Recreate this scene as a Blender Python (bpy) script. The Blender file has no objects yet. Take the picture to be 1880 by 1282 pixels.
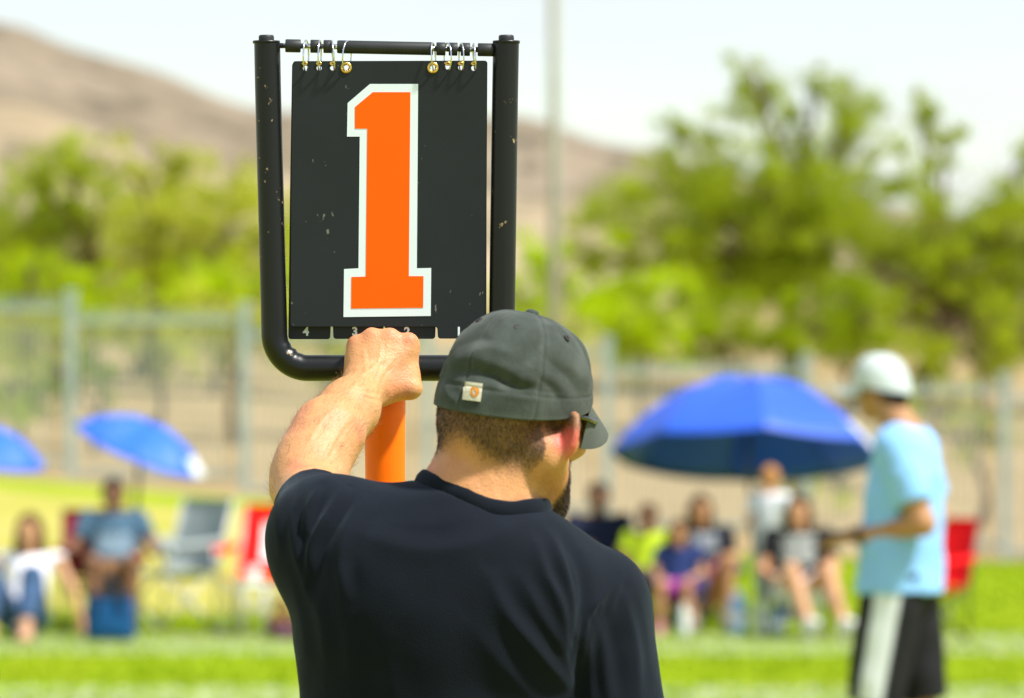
import bpy, bmesh, math, random
import numpy as np
from mathutils import Vector, Matrix

random.seed(7)
RNG = np.random.default_rng(11)
scene = bpy.context.scene
C = scene.collection
R = math.radians

# ------------------------------------------------------------------ camera
FPX, CX, HY, CAMZ = 10444.4, 940.0, 664.0, 1.77      # focal length in photo pixels, centre column, horizon row, eye height
cam_d = bpy.data.cameras.new('camera')
cam = bpy.data.objects.new('camera', cam_d); C.objects.link(cam)
cam.location = (0, 0, CAMZ); cam.rotation_euler = (R(90), 0, 0)
cam_d.lens = 200; cam_d.sensor_width = 36
cam_d.shift_y = 23 / 1880
cam_d.clip_start = 0.1; cam_d.clip_end = 6000
cam_d.dof.use_dof = True
cam_d.dof.focus_distance = 7.47
cam_d.dof.aperture_fstop = 6.6
scene.camera = cam

# ------------------------------------------------------------------ sky, sun, exposure
SUN_EL, SUN_AZ = R(57), R(116)          # azimuth measured from +Y (away from camera) towards +X (right)
world = bpy.data.worlds.new('World'); scene.world = world; world.use_nodes = True
wn, wl = world.node_tree.nodes, world.node_tree.links
wn.clear()
w_out = wn.new('ShaderNodeOutputWorld'); w_bg = wn.new('ShaderNodeBackground')
w_sky = wn.new('ShaderNodeTexSky'); w_sky.sky_type = 'NISHITA'; w_sky.sun_disc = False
w_sky.sun_elevation = SUN_EL; w_sky.sun_rotation = SUN_AZ
w_sky.dust_density = 0.4; w_sky.air_density = 1.0
w_tc = wn.new('ShaderNodeTexCoord'); w_map = wn.new('ShaderNodeMapping'); w_map.inputs['Scale'].default_value = (5.0, 5.0, 26.0)
w_map.inputs['Location'].default_value = (0.35, 0.0, 0.2)
w_noise = wn.new('ShaderNodeTexNoise'); w_noise.inputs['Scale'].default_value = 1.0; w_noise.inputs['Detail'].default_value = 5.0
w_ramp = wn.new('ShaderNodeMapRange'); w_ramp.inputs['From Min'].default_value = 0.40; w_ramp.inputs['From Max'].default_value = 0.60
w_ramp.inputs['To Min'].default_value = 0.15; w_ramp.inputs['To Max'].default_value = 1.0
w_mix = wn.new('ShaderNodeMix'); w_mix.data_type = 'RGBA'
w_mix.inputs['B'].default_value = (5.0, 5.3, 5.4, 1)
wl.new(w_tc.outputs['Generated'], w_map.inputs['Vector']); wl.new(w_map.outputs[0], w_noise.inputs['Vector'])
wl.new(w_noise.outputs['Fac'], w_ramp.inputs['Value']); wl.new(w_ramp.outputs[0], w_mix.inputs['Factor'])
wl.new(w_sky.outputs[0], w_mix.inputs['A']); wl.new(w_mix.outputs['Result'], w_bg.inputs['Color'])
w_bg.inputs['Strength'].default_value = 0.10
wl.new(w_bg.outputs[0], w_out.inputs[0])
sun_d = bpy.data.lights.new('sun', 'SUN'); sun = bpy.data.objects.new('sun', sun_d); C.objects.link(sun)
sun_d.energy = 4.3; sun_d.angle = R(5); sun_d.color = (1.0, 0.97, 0.92)
sdir = Vector((math.cos(SUN_EL) * math.sin(SUN_AZ), math.cos(SUN_EL) * math.cos(SUN_AZ), math.sin(SUN_EL)))
sun.rotation_euler = sdir.to_track_quat('Z', 'Y').to_euler(); sun.location = (20, 10, 40)
scene.view_settings.view_transform = 'Standard'; scene.view_settings.look = 'None'
scene.view_settings.gamma = 1; scene.view_settings.use_curve_mapping = False
scene.view_settings.exposure = 0.86
scene.render.engine = 'CYCLES'

# ------------------------------------------------------------------ helpers
def px(x, y, d):
    """point d metres in front of the camera that the photograph shows at pixel x, y"""
    return Vector(((x - CX) / FPX * d, d, CAMZ + (HY - y) / FPX * d))
def gx(x, d): return (x - CX) / FPX * d
def sm(a, b, v):
    t = np.clip((v - a) / (b - a), 0, 1); return t * t * (3 - 2 * t)

def link(name, mesh, parent=None, mat=None):
    o = bpy.data.objects.new(name, mesh); C.objects.link(o)
    if mat is not None:
        for m in (mat if isinstance(mat, (list, tuple)) else [mat]): mesh.materials.append(m)
    if parent is not None: o.parent = parent
    return o
def mk(name, V, F, mat=None, parent=None, smooth=True, loc=None, midx=None):
    me = bpy.data.meshes.new(name)
    V = np.asarray(V, dtype=np.float32).reshape(-1, 3)
    if isinstance(F, np.ndarray):
        n, k = F.shape
        me.vertices.add(len(V)); me.vertices.foreach_set('co', V.ravel())
        me.loops.add(n * k); me.loops.foreach_set('vertex_index', F.astype(np.int32).ravel())
        me.polygons.add(n); me.polygons.foreach_set('loop_start', np.arange(0, n * k, k, dtype=np.int32))
        me.polygons.foreach_set('loop_total', np.full(n, k, dtype=np.int32))
        me.update(calc_edges=True)
    else:
        me.from_pydata(V.tolist(), [], F); me.update()
    if smooth: me.polygons.foreach_set('use_smooth', np.ones(len(me.polygons), dtype=bool))
    if midx is not None: me.polygons.foreach_set('material_index', np.asarray(midx, dtype=np.int32))
    o = link(name, me, parent, mat)
    if loc is not None: o.location = loc
    return o
def empty(name, loc, rz=0.0, label=None, cat=None, group=None):
    o = bpy.data.objects.new(name, None); C.objects.link(o)
    o.location = loc; o.rotation_euler = (0, 0, rz); o.empty_display_size = 0.1
    if label: tag(o, label, cat, group)
    return o
def tag(o, label=None, cat=None, group=None, kind=None):
    if label: o['label'] = label
    if cat: o['category'] = cat
    if group: o['group'] = group
    if kind: o['kind'] = kind
    return o
def attr(o, name, vals):
    a = o.data.attributes.new(name, 'FLOAT', 'POINT'); a.data.foreach_set('value', np.asarray(vals, dtype=np.float32)); return a

class MB:
    """collects simple shapes of one part"""
    def __init__(s): s.V = []; s.F = []; s.M = []
    def add(s, V, F, m=0):
        b = len(s.V); s.V += [tuple(v) for v in V]; s.F += [tuple(i + b for i in f) for f in F]; s.M += [m] * len(F); return s
    def box(s, c, h, rot=None, bev=0.0, m=0):
        c = Vector(c); V = []
        if bev <= 0:
            for x in (-1, 1):
                for y in (-1, 1):
                    for z in (-1, 1): V.append(Vector((x * h[0], y * h[1], z * h[2])))
            F = [(0, 1, 3, 2), (4, 6, 7, 5), (0, 4, 5, 1), (2, 3, 7, 6), (0, 2, 6, 4), (1, 5, 7, 3)]
        else:
            bm = bmesh.new(); bmesh.ops.create_cube(bm, size=2)
            for v in bm.verts: v.co = Vector((v.co.x * h[0], v.co.y * h[1], v.co.z * h[2]))
            bmesh.ops.bevel(bm, geom=bm.edges[:] + bm.verts[:], offset=bev, segments=2, affect='EDGES', profile=0.6)
            bm.verts.index_update(); V = [v.co.copy() for v in bm.verts]; F = [[v.index for v in f.verts] for f in bm.faces]; bm.free()
        if rot is not None: V = [rot @ v for v in V]
        return s.add([v + c for v in V], F, m)
    def tube(s, pts, r, n=8, cap=True, closed=False, m=0, flat=None):
        pts = [Vector(p) for p in pts]; N = len(pts)
        rs = r if isinstance(r, (list, tuple)) else [r] * N
        T = []
        for i in range(N):
            if closed: t = pts[(i + 1) % N] - pts[i - 1]
            else: t = pts[min(i + 1, N - 1)] - pts[max(i - 1, 0)]
            T.append(t.normalized())
        a = Vector((0, 0, 1)) if abs(T[0].z) < 0.9 else Vector((1, 0, 0))
        u = (a - T[0] * a.dot(T[0])).normalized(); V = []; F = []
        for i in range(N):
            u = (u - T[i] * u.dot(T[i]));  u = u.normalized() if u.length > 1e-6 else T[i].orthogonal().normalized()
            w = T[i].cross(u)
            for k in range(n):
                q = 2 * math.pi * k / n
                V.append(pts[i] + (u * math.cos(q) + w * math.sin(q)) * rs[i])
        M = N if closed else N - 1
        for i in range(M):
            for k in range(n):
                a0, a1 = i * n + k, i * n + (k + 1) % n; b = ((i + 1) % N) * n
                F.append((a0, a1, b + (k + 1) % n, b + k))
        if cap and not closed:
            F.append(tuple(range(n - 1, -1, -1))); F.append(tuple((N - 1) * n + k for k in range(n)))
        return s.add(V, F, m)
    def build(s, name, mat=None, parent=None, smooth=True, loc=None):
        o = mk(name, s.V, s.F, mat, parent, smooth, loc, s.M if any(s.M) else None)
        return o
def autosmooth(o, ang=40):
    me = o.data; bm = bmesh.new(); bm.from_mesh(me)
    for e in bm.edges:
        if len(e.link_faces) == 2 and e.calc_face_angle(0) > R(ang): e.smooth = False
    bm.to_mesh(me); bm.free(); return o
def spline(pts, n=8):
    """Catmull-Rom through points"""
    P = [Vector(p) for p in pts]; P = [P[0] * 2 - P[1]] + P + [P[-1] * 2 - P[-2]]; out = []
    for i in range(1, len(P) - 2):
        for k in range(n):
            t = k / n; a, b, c, d = P[i - 1], P[i], P[i + 1], P[i + 2]
            out.append(0.5 * ((2 * b) + (c - a) * t + (2 * a - 5 * b + 4 * c - d) * t * t + (3 * b - a - 3 * c + d) * t ** 3))
    out.append(P[-2]); return out

# ------------------------------------------------------------------ materials
def mat(name, base, rough=0.6, spec=0.5, metal=0.0, noise=None, bump=None, sheen=0.0, sss=0.0, coat=0.0, trans=0.0, var=0.0):
    """principled material; noise=(scale, amount) mottles the colour, bump=(scale, strength, distance)"""
    m = bpy.data.materials.new(name); m.use_nodes = True
    N, L = m.node_tree.nodes, m.node_tree.links; p = N['Principled BSDF']
    p.inputs['Base Color'].default_value = (*base, 1); p.inputs['Roughness'].default_value = rough
    p.inputs['Specular IOR Level'].default_value = spec; p.inputs['Metallic'].default_value = metal
    p.inputs['Sheen Weight'].default_value = sheen; p.inputs['Sheen Roughness'].default_value = 0.5
    p.inputs['Coat Weight'].default_value = coat
    if sss:
        p.inputs['Subsurface Weight'].default_value = sss; p.inputs['Subsurface Radius'].default_value = (1, 0.35, 0.2); p.inputs['Subsurface Scale'].default_value = 0.006
    tc = N.new('ShaderNodeTexCoord'); src = None
    if noise:
        n = N.new('ShaderNodeTexNoise'); n.inputs['Scale'].default_value = noise[0]; n.inputs['Detail'].default_value = 6; n.inputs['Roughness'].default_value = 0.65
        L.new(tc.outputs['Object'], n.inputs['Vector'])
        mr = N.new('ShaderNodeMapRange'); mr.inputs['From Min'].default_value = 0.25; mr.inputs['From Max'].default_value = 0.75
        mr.inputs['To Min'].default_value = 1 - noise[1]; mr.inputs['To Max'].default_value = 1 + noise[1]; L.new(n.outputs['Fac'], mr.inputs['Value'])
        mx = N.new('ShaderNodeMix'); mx.data_type = 'RGBA'; mx.blend_type = 'MULTIPLY'; mx.inputs['Factor'].default_value = 1
        mx.inputs['A'].default_value = (*base, 1); L.new(mr.outputs[0], mx.inputs['B']); src = mx.outputs['Result']
        L.new(src, p.inputs['Base Color'])
    if bump:
        n = N.new('ShaderNodeTexNoise'); n.inputs['Scale'].default_value = bump[0]; n.inputs['Detail'].default_value = 4
        L.new(tc.outputs['Object'], n.inputs['Vector'])
        b = N.new('ShaderNodeBump'); b.inputs['Strength'].default_value = bump[1]; b.inputs['Distance'].default_value = bump[2]
        L.new(n.outputs['Fac'], b.inputs['Height']); L.new(b.outputs[0], p.inputs['Normal'])
    if trans:
        t = N.new('ShaderNodeBsdfTranslucent'); t.inputs['Color'].default_value = (*base, 1)
        if src is not None: L.new(src, t.inputs['Color'])
        ms = N.new('ShaderNodeMixShader'); ms.inputs[0].default_value = trans
        L.new(p.outputs[0], ms.inputs[1]); L.new(t.outputs[0], ms.inputs[2]); L.new(ms.outputs[0], N['Material Output'].inputs['Surface'])
    return m
def nodes_of(m): return m.node_tree.nodes, m.node_tree.links, m.node_tree.nodes['Principled BSDF']
def attr_mix(m, name, colour, lo=0.0, hi=1.0):
    """blend the material's base colour towards another colour by a point attribute"""
    N, L, p = nodes_of(m)
    a = N.new('ShaderNodeAttribute'); a.attribute_name = name
    mr = N.new('ShaderNodeMapRange'); mr.inputs['To Min'].default_value = lo; mr.inputs['To Max'].default_value = hi; L.new(a.outputs['Fac'], mr.inputs['Value'])
    mx = N.new('ShaderNodeMix'); mx.data_type = 'RGBA'; L.new(mr.outputs[0], mx.inputs['Factor'])
    inp = p.inputs['Base Color']
    if inp.is_linked: L.new(inp.links[0].from_socket, mx.inputs['A'])
    else: mx.inputs['A'].default_value = inp.default_value
    mx.inputs['B'].default_value = (*colour, 1); L.new(mx.outputs['Result'], inp)
    return mx

# ------------------------------------------------------------------ implicit-surface modelling (bodies and clothes)
class Field:
    def __init__(s, xs, ys, zs):
        s.ax = [np.asarray(a, dtype=np.float32) for a in (xs, ys, zs)]
        s.F = np.full([len(a) for a in s.ax], 0.5, dtype=np.float32)
    def sub(s, lo, hi):
        sl = []
        for a, l, h in zip(s.ax, lo, hi):
            i0, i1 = int(np.searchsorted(a, l)), int(np.searchsorted(a, h))
            if i1 <= i0: return None
            sl.append(slice(i0, i1))
        X = s.ax[0][sl[0]][:, None, None]; Y = s.ax[1][sl[1]][None, :, None]; Z = s.ax[2][sl[2]][None, None, :]
        return tuple(sl), X, Y, Z
    def put(s, f, lo, hi, k=0.01, op='add'):
        pad = 2 * k + 0.02
        r = s.sub([v - pad for v in lo], [v + pad for v in hi])
        if r is None: return s
        sl, X, Y, Z = r; d = np.broadcast_to(f(X, Y, Z), s.F[sl].shape).astype(np.float32); a = s.F[sl]
        if op == 'add':
            h = np.maximum(k - np.abs(a - d), 0) / k; s.F[sl] = np.minimum(a, d) - h * h * k * 0.25
        else:
            h = np.maximum(k - np.abs(a + d), 0) / k; s.F[sl] = np.maximum(a, -d) + h * h * k * 0.25
        return s
    def cone(s, a, b, ra, rb, k=0.01, op='add', flat=None):
        """tapered capsule; flat=(direction, factor) squashes its section along a direction"""
        a = np.array(a, dtype=np.float32); b = np.array(b, dtype=np.float32); ab = b - a; L2 = float(ab @ ab) + 1e-9; m = max(ra, rb)
        if flat is not None:
            fn = np.array(flat[0], dtype=np.float32); fn /= np.linalg.norm(fn); ff = flat[1]; m = max(m, m * ff)
        def f(X, Y, Z):
            dx, dy, dz = X - a[0], Y - a[1], Z - a[2]
            t = np.clip((dx * ab[0] + dy * ab[1] + dz * ab[2]) / L2, 0, 1)
            ex, ey, ez = dx - t * ab[0], dy - t * ab[1], dz - t * ab[2]
            if flat is not None:
                q = (ex * fn[0] + ey * fn[1] + ez * fn[2]) * (1 / ff - 1)
                ex, ey, ez = ex + q * fn[0], ey + q * fn[1], ez + q * fn[2]
            d = np.sqrt(ex * ex + ey * ey + ez * ez) - (ra + (rb - ra) * t)
            return d * (min(1, ff) if flat is not None else 1)
        return s.put(f, np.minimum(a, b) - m, np.maximum(a, b) + m, k, op)
    def chain(s, P, rs, k=0.01, op='add', flat=None):
        for i in range(len(P) - 1): s.cone(P[i], P[i + 1], rs[i], rs[i + 1], k, op, flat)
        return s
    def ell(s, c, rad, rot=None, k=0.01, op='add'):
        c = np.array(c, dtype=np.float32); M = np.eye(3, dtype=np.float32) if rot is None else np.array(rot, dtype=np.float32)   # columns = axes
        m = max(rad)
        def f(X, Y, Z):
            dx, dy, dz = X - c[0], Y - c[1], Z - c[2]; k0 = 0; k1 = 0
            for i in range(3):
                q = dx * M[0, i] + dy * M[1, i] + dz * M[2, i]; k0 = k0 + (q / rad[i]) ** 2; k1 = k1 + (q / rad[i] ** 2) ** 2
            k0 = np.sqrt(k0) + 1e-6; k1 = np.sqrt(k1) + 1e-6
            return k0 * (k0 - 1) / k1
        return s.put(f, c - m, c + m, k, op)
    def cut(s, p, n, region=None, k=0.004):
        """remove everything on the side of the plane the normal points to, inside a ball (centre, radius)"""
        n = np.array(n, dtype=np.float32); n /= np.linalg.norm(n); p = np.array(p, dtype=np.float32)
        c, r = region if region else (p, 10)
        c = np.array(c, dtype=np.float32)
        def f(X, Y, Z):
            d = -((X - p[0]) * n[0] + (Y - p[1]) * n[1] + (Z - p[2]) * n[2])
            if r < 9:
                e = np.sqrt((X - c[0]) ** 2 + (Y - c[1]) ** 2 + (Z - c[2]) ** 2) - r; d = np.maximum(d, e)
            return d
        return s.put(f, c - r, c + r, k, 'sub')
    def mesh(s, smooth=2):
        F = s.F; nx, ny, nz = F.shape; neg = F < 0
        cnt = np.zeros((nx - 1, ny - 1, nz - 1), dtype=np.int8)
        for i in (0, 1):
            for j in (0, 1):
                for k in (0, 1): cnt += neg[i:nx - 1 + i, j:ny - 1 + j, k:nz - 1 + k]
        act = (cnt > 0) & (cnt < 8); I, J, K = np.nonzero(act)
        idx = np.full(act.shape, -1, dtype=np.int32); idx[I, J, K] = np.arange(len(I))
        cor = [(i, j, k) for i in (0, 1) for j in (0, 1) for k in (0, 1)]
        val = np.stack([F[I + c[0], J + c[1], K + c[2]] for c in cor], 1)
        acc = np.zeros((len(I), 3)); n = np.zeros(len(I))
        for a in range(8):
            for b in range(a + 1, 8):
                if sum(abs(cor[a][q] - cor[b][q]) for q in range(3)) != 1: continue
                va, vb = val[:, a], val[:, b]; c = (va < 0) != (vb < 0)
                t = np.where(c, va / np.where(c, va - vb, 1), 0)
                p = np.array(cor[a])[None] + t[:, None] * (np.array(cor[b]) - np.array(cor[a]))[None]
                acc += np.where(c[:, None], p, 0); n += c
        acc /= n[:, None]
        G = np.stack([I, J, K], 1) + acc
        V = np.stack([np.interp(G[:, q], np.arange(len(s.ax[q])), s.ax[q]) for q in range(3)], 1)
        Q = []
        for q in range(3):
            A = [slice(None)] * 3; B = [slice(None)] * 3; A[q] = slice(0, -1); B[q] = slice(1, None)
            a, b = neg[tuple(A)], neg[tuple(B)]; ch = a != b
            u, w = (q + 1) % 3, (q + 2) % 3
            inner = [slice(None)] * 3; inner[u] = slice(1, -1); inner[w] = slice(1, -1)
            off = np.zeros(3, dtype=int); off[u] = 1; off[w] = 1
            E = np.argwhere(ch[tuple(inner)]) + off
            fl = a[tuple(E.T)]
            def at(du, dw):
                e = E.copy(); e[:, u] -= du; e[:, w] -= dw; return idx[tuple(e.T)]
            quad = np.stack([at(1, 1), at(0, 1), at(0, 0), at(1, 0)], 1)
            quad[~fl] = quad[~fl][:, ::-1]; Q.append(quad)
        Q = np.concatenate(Q); Q = Q[(Q >= 0).all(1)]
        for _ in range(smooth):
            A = np.zeros_like(V); m = np.zeros(len(V))
            for i in range(4):
                np.add.at(A, Q[:, i], V[Q[:, (i + 1) % 4]]); np.add.at(A, Q[:, (i + 1) % 4], V[Q[:, i]])
                np.add.at(m, Q[:, i], 1); np.add.at(m, Q[:, (i + 1) % 4], 1)
            V = V * 0.5 + 0.5 * A / np.maximum(m, 1)[:, None]
        return V, Q
def vnormals(V, Q):
    n = np.cross(V[Q[:, 2]] - V[Q[:, 0]], V[Q[:, 3]] - V[Q[:, 1]]); N = np.zeros_like(V)
    for i in range(4): np.add.at(N, Q[:, i], n)
    return N / (np.linalg.norm(N, axis=1)[:, None] + 1e-12)
def vnoise(P, scale, seed=0):
    """smooth value noise in -1..1 at points"""
    r = np.random.default_rng(seed); T = r.uniform(-1, 1, (32, 32, 32)); q = P * scale + seed * 3.7; i = np.floor(q).astype(int); f = q - i; f = f * f * (3 - 2 * f); o = 0
    for a in (0, 1):
        for b in (0, 1):
            for c in (0, 1):
                w = (f[:, 0] if a else 1 - f[:, 0]) * (f[:, 1] if b else 1 - f[:, 1]) * (f[:, 2] if c else 1 - f[:, 2])
                o = o + w * T[(i[:, 0] + a) % 32, (i[:, 1] + b) % 32, (i[:, 2] + c) % 32]
    return o
def polydist(P2, line):
    """distance and side of 2-d points to a polyline, with the run along it 0..1"""
    best = np.full(len(P2), 1e9); side = np.zeros(len(P2)); run = np.zeros(len(P2)); L = np.array(line, dtype=float)
    seg = np.linalg.norm(np.diff(L, axis=0), axis=1); cum = np.concatenate([[0], np.cumsum(seg)])
    for i in range(len(L) - 1):
        a, b = L[i], L[i + 1]; ab = b - a; t = np.clip(((P2 - a) @ ab) / (ab @ ab), 0, 1); e = P2 - a - t[:, None] * ab; d = np.linalg.norm(e, axis=1)
        c = d < best; best[c] = d[c]; side[c] = np.sign(ab[0] * e[:, 1] - ab[1] * e[:, 0])[c]; run[c] = ((cum[i] + t * seg[i]) / cum[-1])[c]
    return best, side, run
def folds(V, N, lines, d, facing=0.15):
    """push cloth in and out along drawn creases on the side that faces -Y: (points, height m, width m)"""
    D = np.zeros(len(V)); face = sm(-facing, facing, -N[:, 1] + 0.05)
    for line, h, w in lines:
        L = [(gx(a, d), CAMZ + (HY - b) / FPX * d) for a, b in line]
        L = [(v.x, v.y) for v in spline([Vector((p[0], p[1], 0)) for p in L], 6)] if len(L) > 2 else L
        dd, sd, run = polydist(V[:, [0, 2]], L)
        taper = np.sin(np.pi * np.clip(run * 0.92 + 0.04, 0, 1)) ** 0.6
        s_ = dd * sd
        D += taper * h * (np.exp(-(np.abs(s_) / w) ** 1.45) - 0.6 * np.exp(-((s_ - 1.6 * w) / (1.1 * w)) ** 2))
    return V + N * (D * face)[:, None]
# ================================================================== THE SETTING
FENCE_D = 58.0
def base_at_fence(x): return np.clip(0.195 - 0.0875 * x, -0.5, 1.0)
def ground_z(x, y):
    x = np.asarray(x, dtype=float); y = np.asarray(y, dtype=float)
    zf = base_at_fence(x); st = 41 + 7 * sm(-3, 3, x)
    z = zf * sm(st, 57.5, y)
    z = z + (1.75 - 0.03 * x.clip(-8, 8) - zf) * sm(59.5, 98, y)
    return z + np.maximum(y - 100, 0) * 0.012
def gz(x, y): return float(ground_z(x, y))

gxs = np.concatenate([np.linspace(-1500, -60, 16), np.linspace(-50, -14, 10), np.arange(-13, 13.01, 0.4), np.linspace(14, 50, 10), np.linspace(60, 1500, 16)])
gys = np.concatenate([np.linspace(-400, -20, 6), np.linspace(-10, 24, 12), np.arange(25, 66, 0.4), np.arange(66, 100, 1.5), np.linspace(105, 300, 12), np.linspace(350, 2500, 14)])
GX, GY = np.meshgrid(gxs, gys, indexing='ij'); GZ = ground_z(GX, GY)
n0, n1 = GX.shape; ii = np.arange(n0 * n1).reshape(n0, n1)
GF = np.stack([ii[:-1, :-1], ii[1:, :-1], ii[1:, 1:], ii[:-1, 1:]], -1).reshape(-1, 4)
m_ground = mat('turf_and_dirt', (0.10, 0.19, 0.004), 0.9, 0.04)
N, L, p = nodes_of(m_ground)
tc = N.new('ShaderNodeTexCoord')
def gnoise(scale, detail=5):
    n = N.new('ShaderNodeTexNoise'); n.inputs['Scale'].default_value = scale; n.inputs['Detail'].default_value = detail; L.new(tc.outputs['Object'], n.inputs['Vector']); return n.outputs['Fac']
def gmix(fac, a, b, lo=0.35, hi=0.65):
    mr = N.new('ShaderNodeMapRange'); mr.inputs['From Min'].default_value = lo; mr.inputs['From Max'].default_value = hi; L.new(fac, mr.inputs['Value'])
    mx = N.new('ShaderNodeMix'); mx.data_type = 'RGBA'; L.new(mr.outputs[0], mx.inputs['Factor'])
    for s_, v in (('A', a), ('B', b)):
        if isinstance(v, tuple): mx.inputs[s_].default_value = (*v, 1)
        else: L.new(v, mx.inputs[s_])
    return mx.outputs['Result']
def gattr(name):
    a = N.new('ShaderNodeAttribute'); a.attribute_name = name; return a.outputs['Fac']
turf = gmix(gnoise(0.9), (0.205, 0.295, 0.008), (0.29, 0.345, 0.014))
turf = gmix(gnoise(14), turf, (0.13, 0.22, 0.002), 0.5, 0.8)
dry = gmix(gnoise(1.1), (0.31, 0.31, 0.05), (0.42, 0.36, 0.10))
dirt = gmix(gnoise(0.7), (0.28, 0.20, 0.095), (0.38, 0.28, 0.15))
dirt = gmix(gnoise(6), dirt, (0.30, 0.22, 0.11), 0.52, 0.75)
def soft(an, ns, amt):
    a = N.new('ShaderNodeMath'); a.operation = 'MULTIPLY_ADD'; L.new(gnoise(ns), a.inputs[0]); a.inputs[1].default_value = amt; 
    b = N.new('ShaderNodeMath'); b.operation = 'ADD'; L.new(gattr(an), b.inputs[0]); L.new(a.outputs[0], b.inputs[1]); a.inputs[2].default_value = -amt / 2; return b.outputs[0]
colr = gmix(soft('dry', 0.8, 0.9), turf, dry, 0.3, 0.7)
colr = gmix(soft('dirt', 1.2, 0.5), colr, dirt, 0.35, 0.65)
L.new(colr, p.inputs['Base Color'])
bm_ = N.new('ShaderNodeBump'); bm_.inputs['Strength'].default_value = 0.6; bm_.inputs['Distance'].default_value = 0.04; L.new(gnoise(30), bm_.inputs['Height']); L.new(bm_.outputs[0], p.inputs['Normal'])
ground = mk('ground', np.stack([GX, GY, GZ], -1).reshape(-1, 3), GF, m_ground); tag(ground, kind='structure')
vx, vy = GX.ravel(), GY.ravel()
left = 1 - sm(-2.2, 0.4, vx)
attr(ground, 'dry', left * sm(38.5, 41.5, vy) * (1 - 0.9 * sm(53, 55, vy)) * 0.72 + 0.12 + 0.38 * (1 - sm(20, 26, vy)))  # also tints the unseen ground near the camera drier, to weaken green bounce light
attr(ground, 'dirt', np.where(vx < 0, sm(55.4, 57.0, vy), sm(50.0, 51.6, vy)))

# worn white paint of the playing field's border
m_paint = mat('field_paint', (0.74, 0.78, 0.66), 0.8, 0.2)
N, L, p = nodes_of(m_paint); tc = N.new('ShaderNodeTexCoord')
fac = gnoise(9); mr = N.new('ShaderNodeMapRange'); mr.inputs['From Min'].default_value = 0.40; mr.inputs['From Max'].default_value = 0.66; mr.inputs['To Max'].default_value = 0.55; L.new(fac, mr.inputs['Value'])
tr = N.new('ShaderNodeBsdfTransparent'); ms = N.new('ShaderNodeMixShader'); L.new(mr.outputs[0], ms.inputs[0]); L.new(tr.outputs[0], ms.inputs[1]); L.new(p.outputs[0], ms.inputs[2])
L.new(ms.outputs[0], N['Material Output'].inputs['Surface'])
for y0, y1 in ((34.3, 36.9), (28.0, 31.0)):
    tag(mk('painted_line', [(-30, y0, 0.005), (30, y0, 0.005), (30, y1, 0.005), (-30, y1, 0.005)], [(0, 1, 2, 3)], m_paint, smooth=False), kind='structure')

# short turf blades over the strip of field in view
nb = 70000
by = RNG.uniform(27.5, 52, nb); bx = RNG.uniform(-1, 1, nb) * (0.10 * by + 0.8)
keep = ~((bx < 0.5) & (by > 40)); bx, by = bx[keep], by[keep]; nb = len(bx); bz = ground_z(bx, by)
th = RNG.uniform(0, 2 * np.pi, nb); hh = RNG.uniform(0.02, 0.05, nb); ww = RNG.uniform(0.004, 0.009, nb); le = RNG.uniform(-0.025, 0.025, (nb, 2))
BV = np.stack([np.stack([bx - np.cos(th) * ww, by - np.sin(th) * ww, bz - 0.002], 1), np.stack([bx + np.cos(th) * ww, by + np.sin(th) * ww, bz - 0.002], 1), np.stack([bx + le[:, 0], by + le[:, 1], bz + hh], 1)], 1).reshape(-1, 3)
m_blade = mat('grass_blade', (0.25, 0.36, 0.003), 0.7, 0.08, noise=(0.8, 0.35), trans=0.35)
tag(mk('grass', BV, np.arange(nb * 3).reshape(-1, 3), m_blade, smooth=False), 'short bright green turf of the playing field', 'grass', kind='stuff')

# ------------------------------------------------------------------ desert hills
def hill(name, d, sky_px, depth, seed, material):
    xs = np.linspace(-2600, 4200, 150); ts = np.linspace(-1, 1, 44)
    H = CAMZ + (HY - np.interp(xs, [q[0] for q in sky_px], [q[1] for q in sky_px])) / FPX * d
    X, T = np.meshgrid(gx(xs, d), ts, indexing='ij'); Y = d + T * depth
    prof = np.where(T < 0, 1 - np.abs(T) ** 1.35, 1 - np.abs(T) ** 2)
    Pn = np.stack([X.ravel(), Y.ravel(), np.zeros(X.size)], 1)
    nz = (vnoise(Pn, 1 / 55, seed) * 8 + vnoise(Pn, 1 / 22, seed + 1) * 4.5 + vnoise(Pn, 1 / 9, seed + 2) * 1.6).reshape(X.shape)
    Z = np.maximum(H[:, None] * prof + nz * (1 - np.abs(T)) ** 0.5 * np.minimum(1, np.abs(T) * 2.2 + 0.12), -3) + (1 - np.abs(prof)) * 2
    a, b = X.shape; q = np.arange(a * b).reshape(a, b)
    return tag(mk(name, np.stack([X, Y, Z], -1).reshape(-1, 3), np.stack([q[:-1, :-1], q[1:, :-1], q[1:, 1:], q[:-1, 1:]], -1).reshape(-1, 4), material), kind='structure')
def hill_mat(name, a, b, c):
    m = mat(name, a, 0.95, 0.05); N, L, p = nodes_of(m); tc = N.new('ShaderNodeTexCoord')
    def nz(s):
        n = N.new('ShaderNodeTexNoise'); n.inputs['Scale'].default_value = s; n.inputs['Detail'].default_value = 8; L.new(tc.outputs['Object'], n.inputs['Vector']); return n.outputs['Fac']
    def mx(f, A, B, lo, hi):
        mr = N.new('ShaderNodeMapRange'); mr.inputs['From Min'].default_value = lo; mr.inputs['From Max'].default_value = hi; L.new(f, mr.inputs['Value'])
        x = N.new('ShaderNodeMix'); x.data_type = 'RGBA'; L.new(mr.outputs[0], x.inputs['Factor'])
        for s_, v in (('A', A), ('B', B)):
            if isinstance(v, tuple): x.inputs[s_].default_value = (*v, 1)
            else: L.new(v, x.inputs[s_])
        return x.outputs['Result']
    q = mx(nz(0.02), a, b, 0.35, 0.65); q = mx(nz(0.12), q, c, 0.5, 0.68); L.new(q, p.inputs['Base Color'])
    return m
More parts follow.
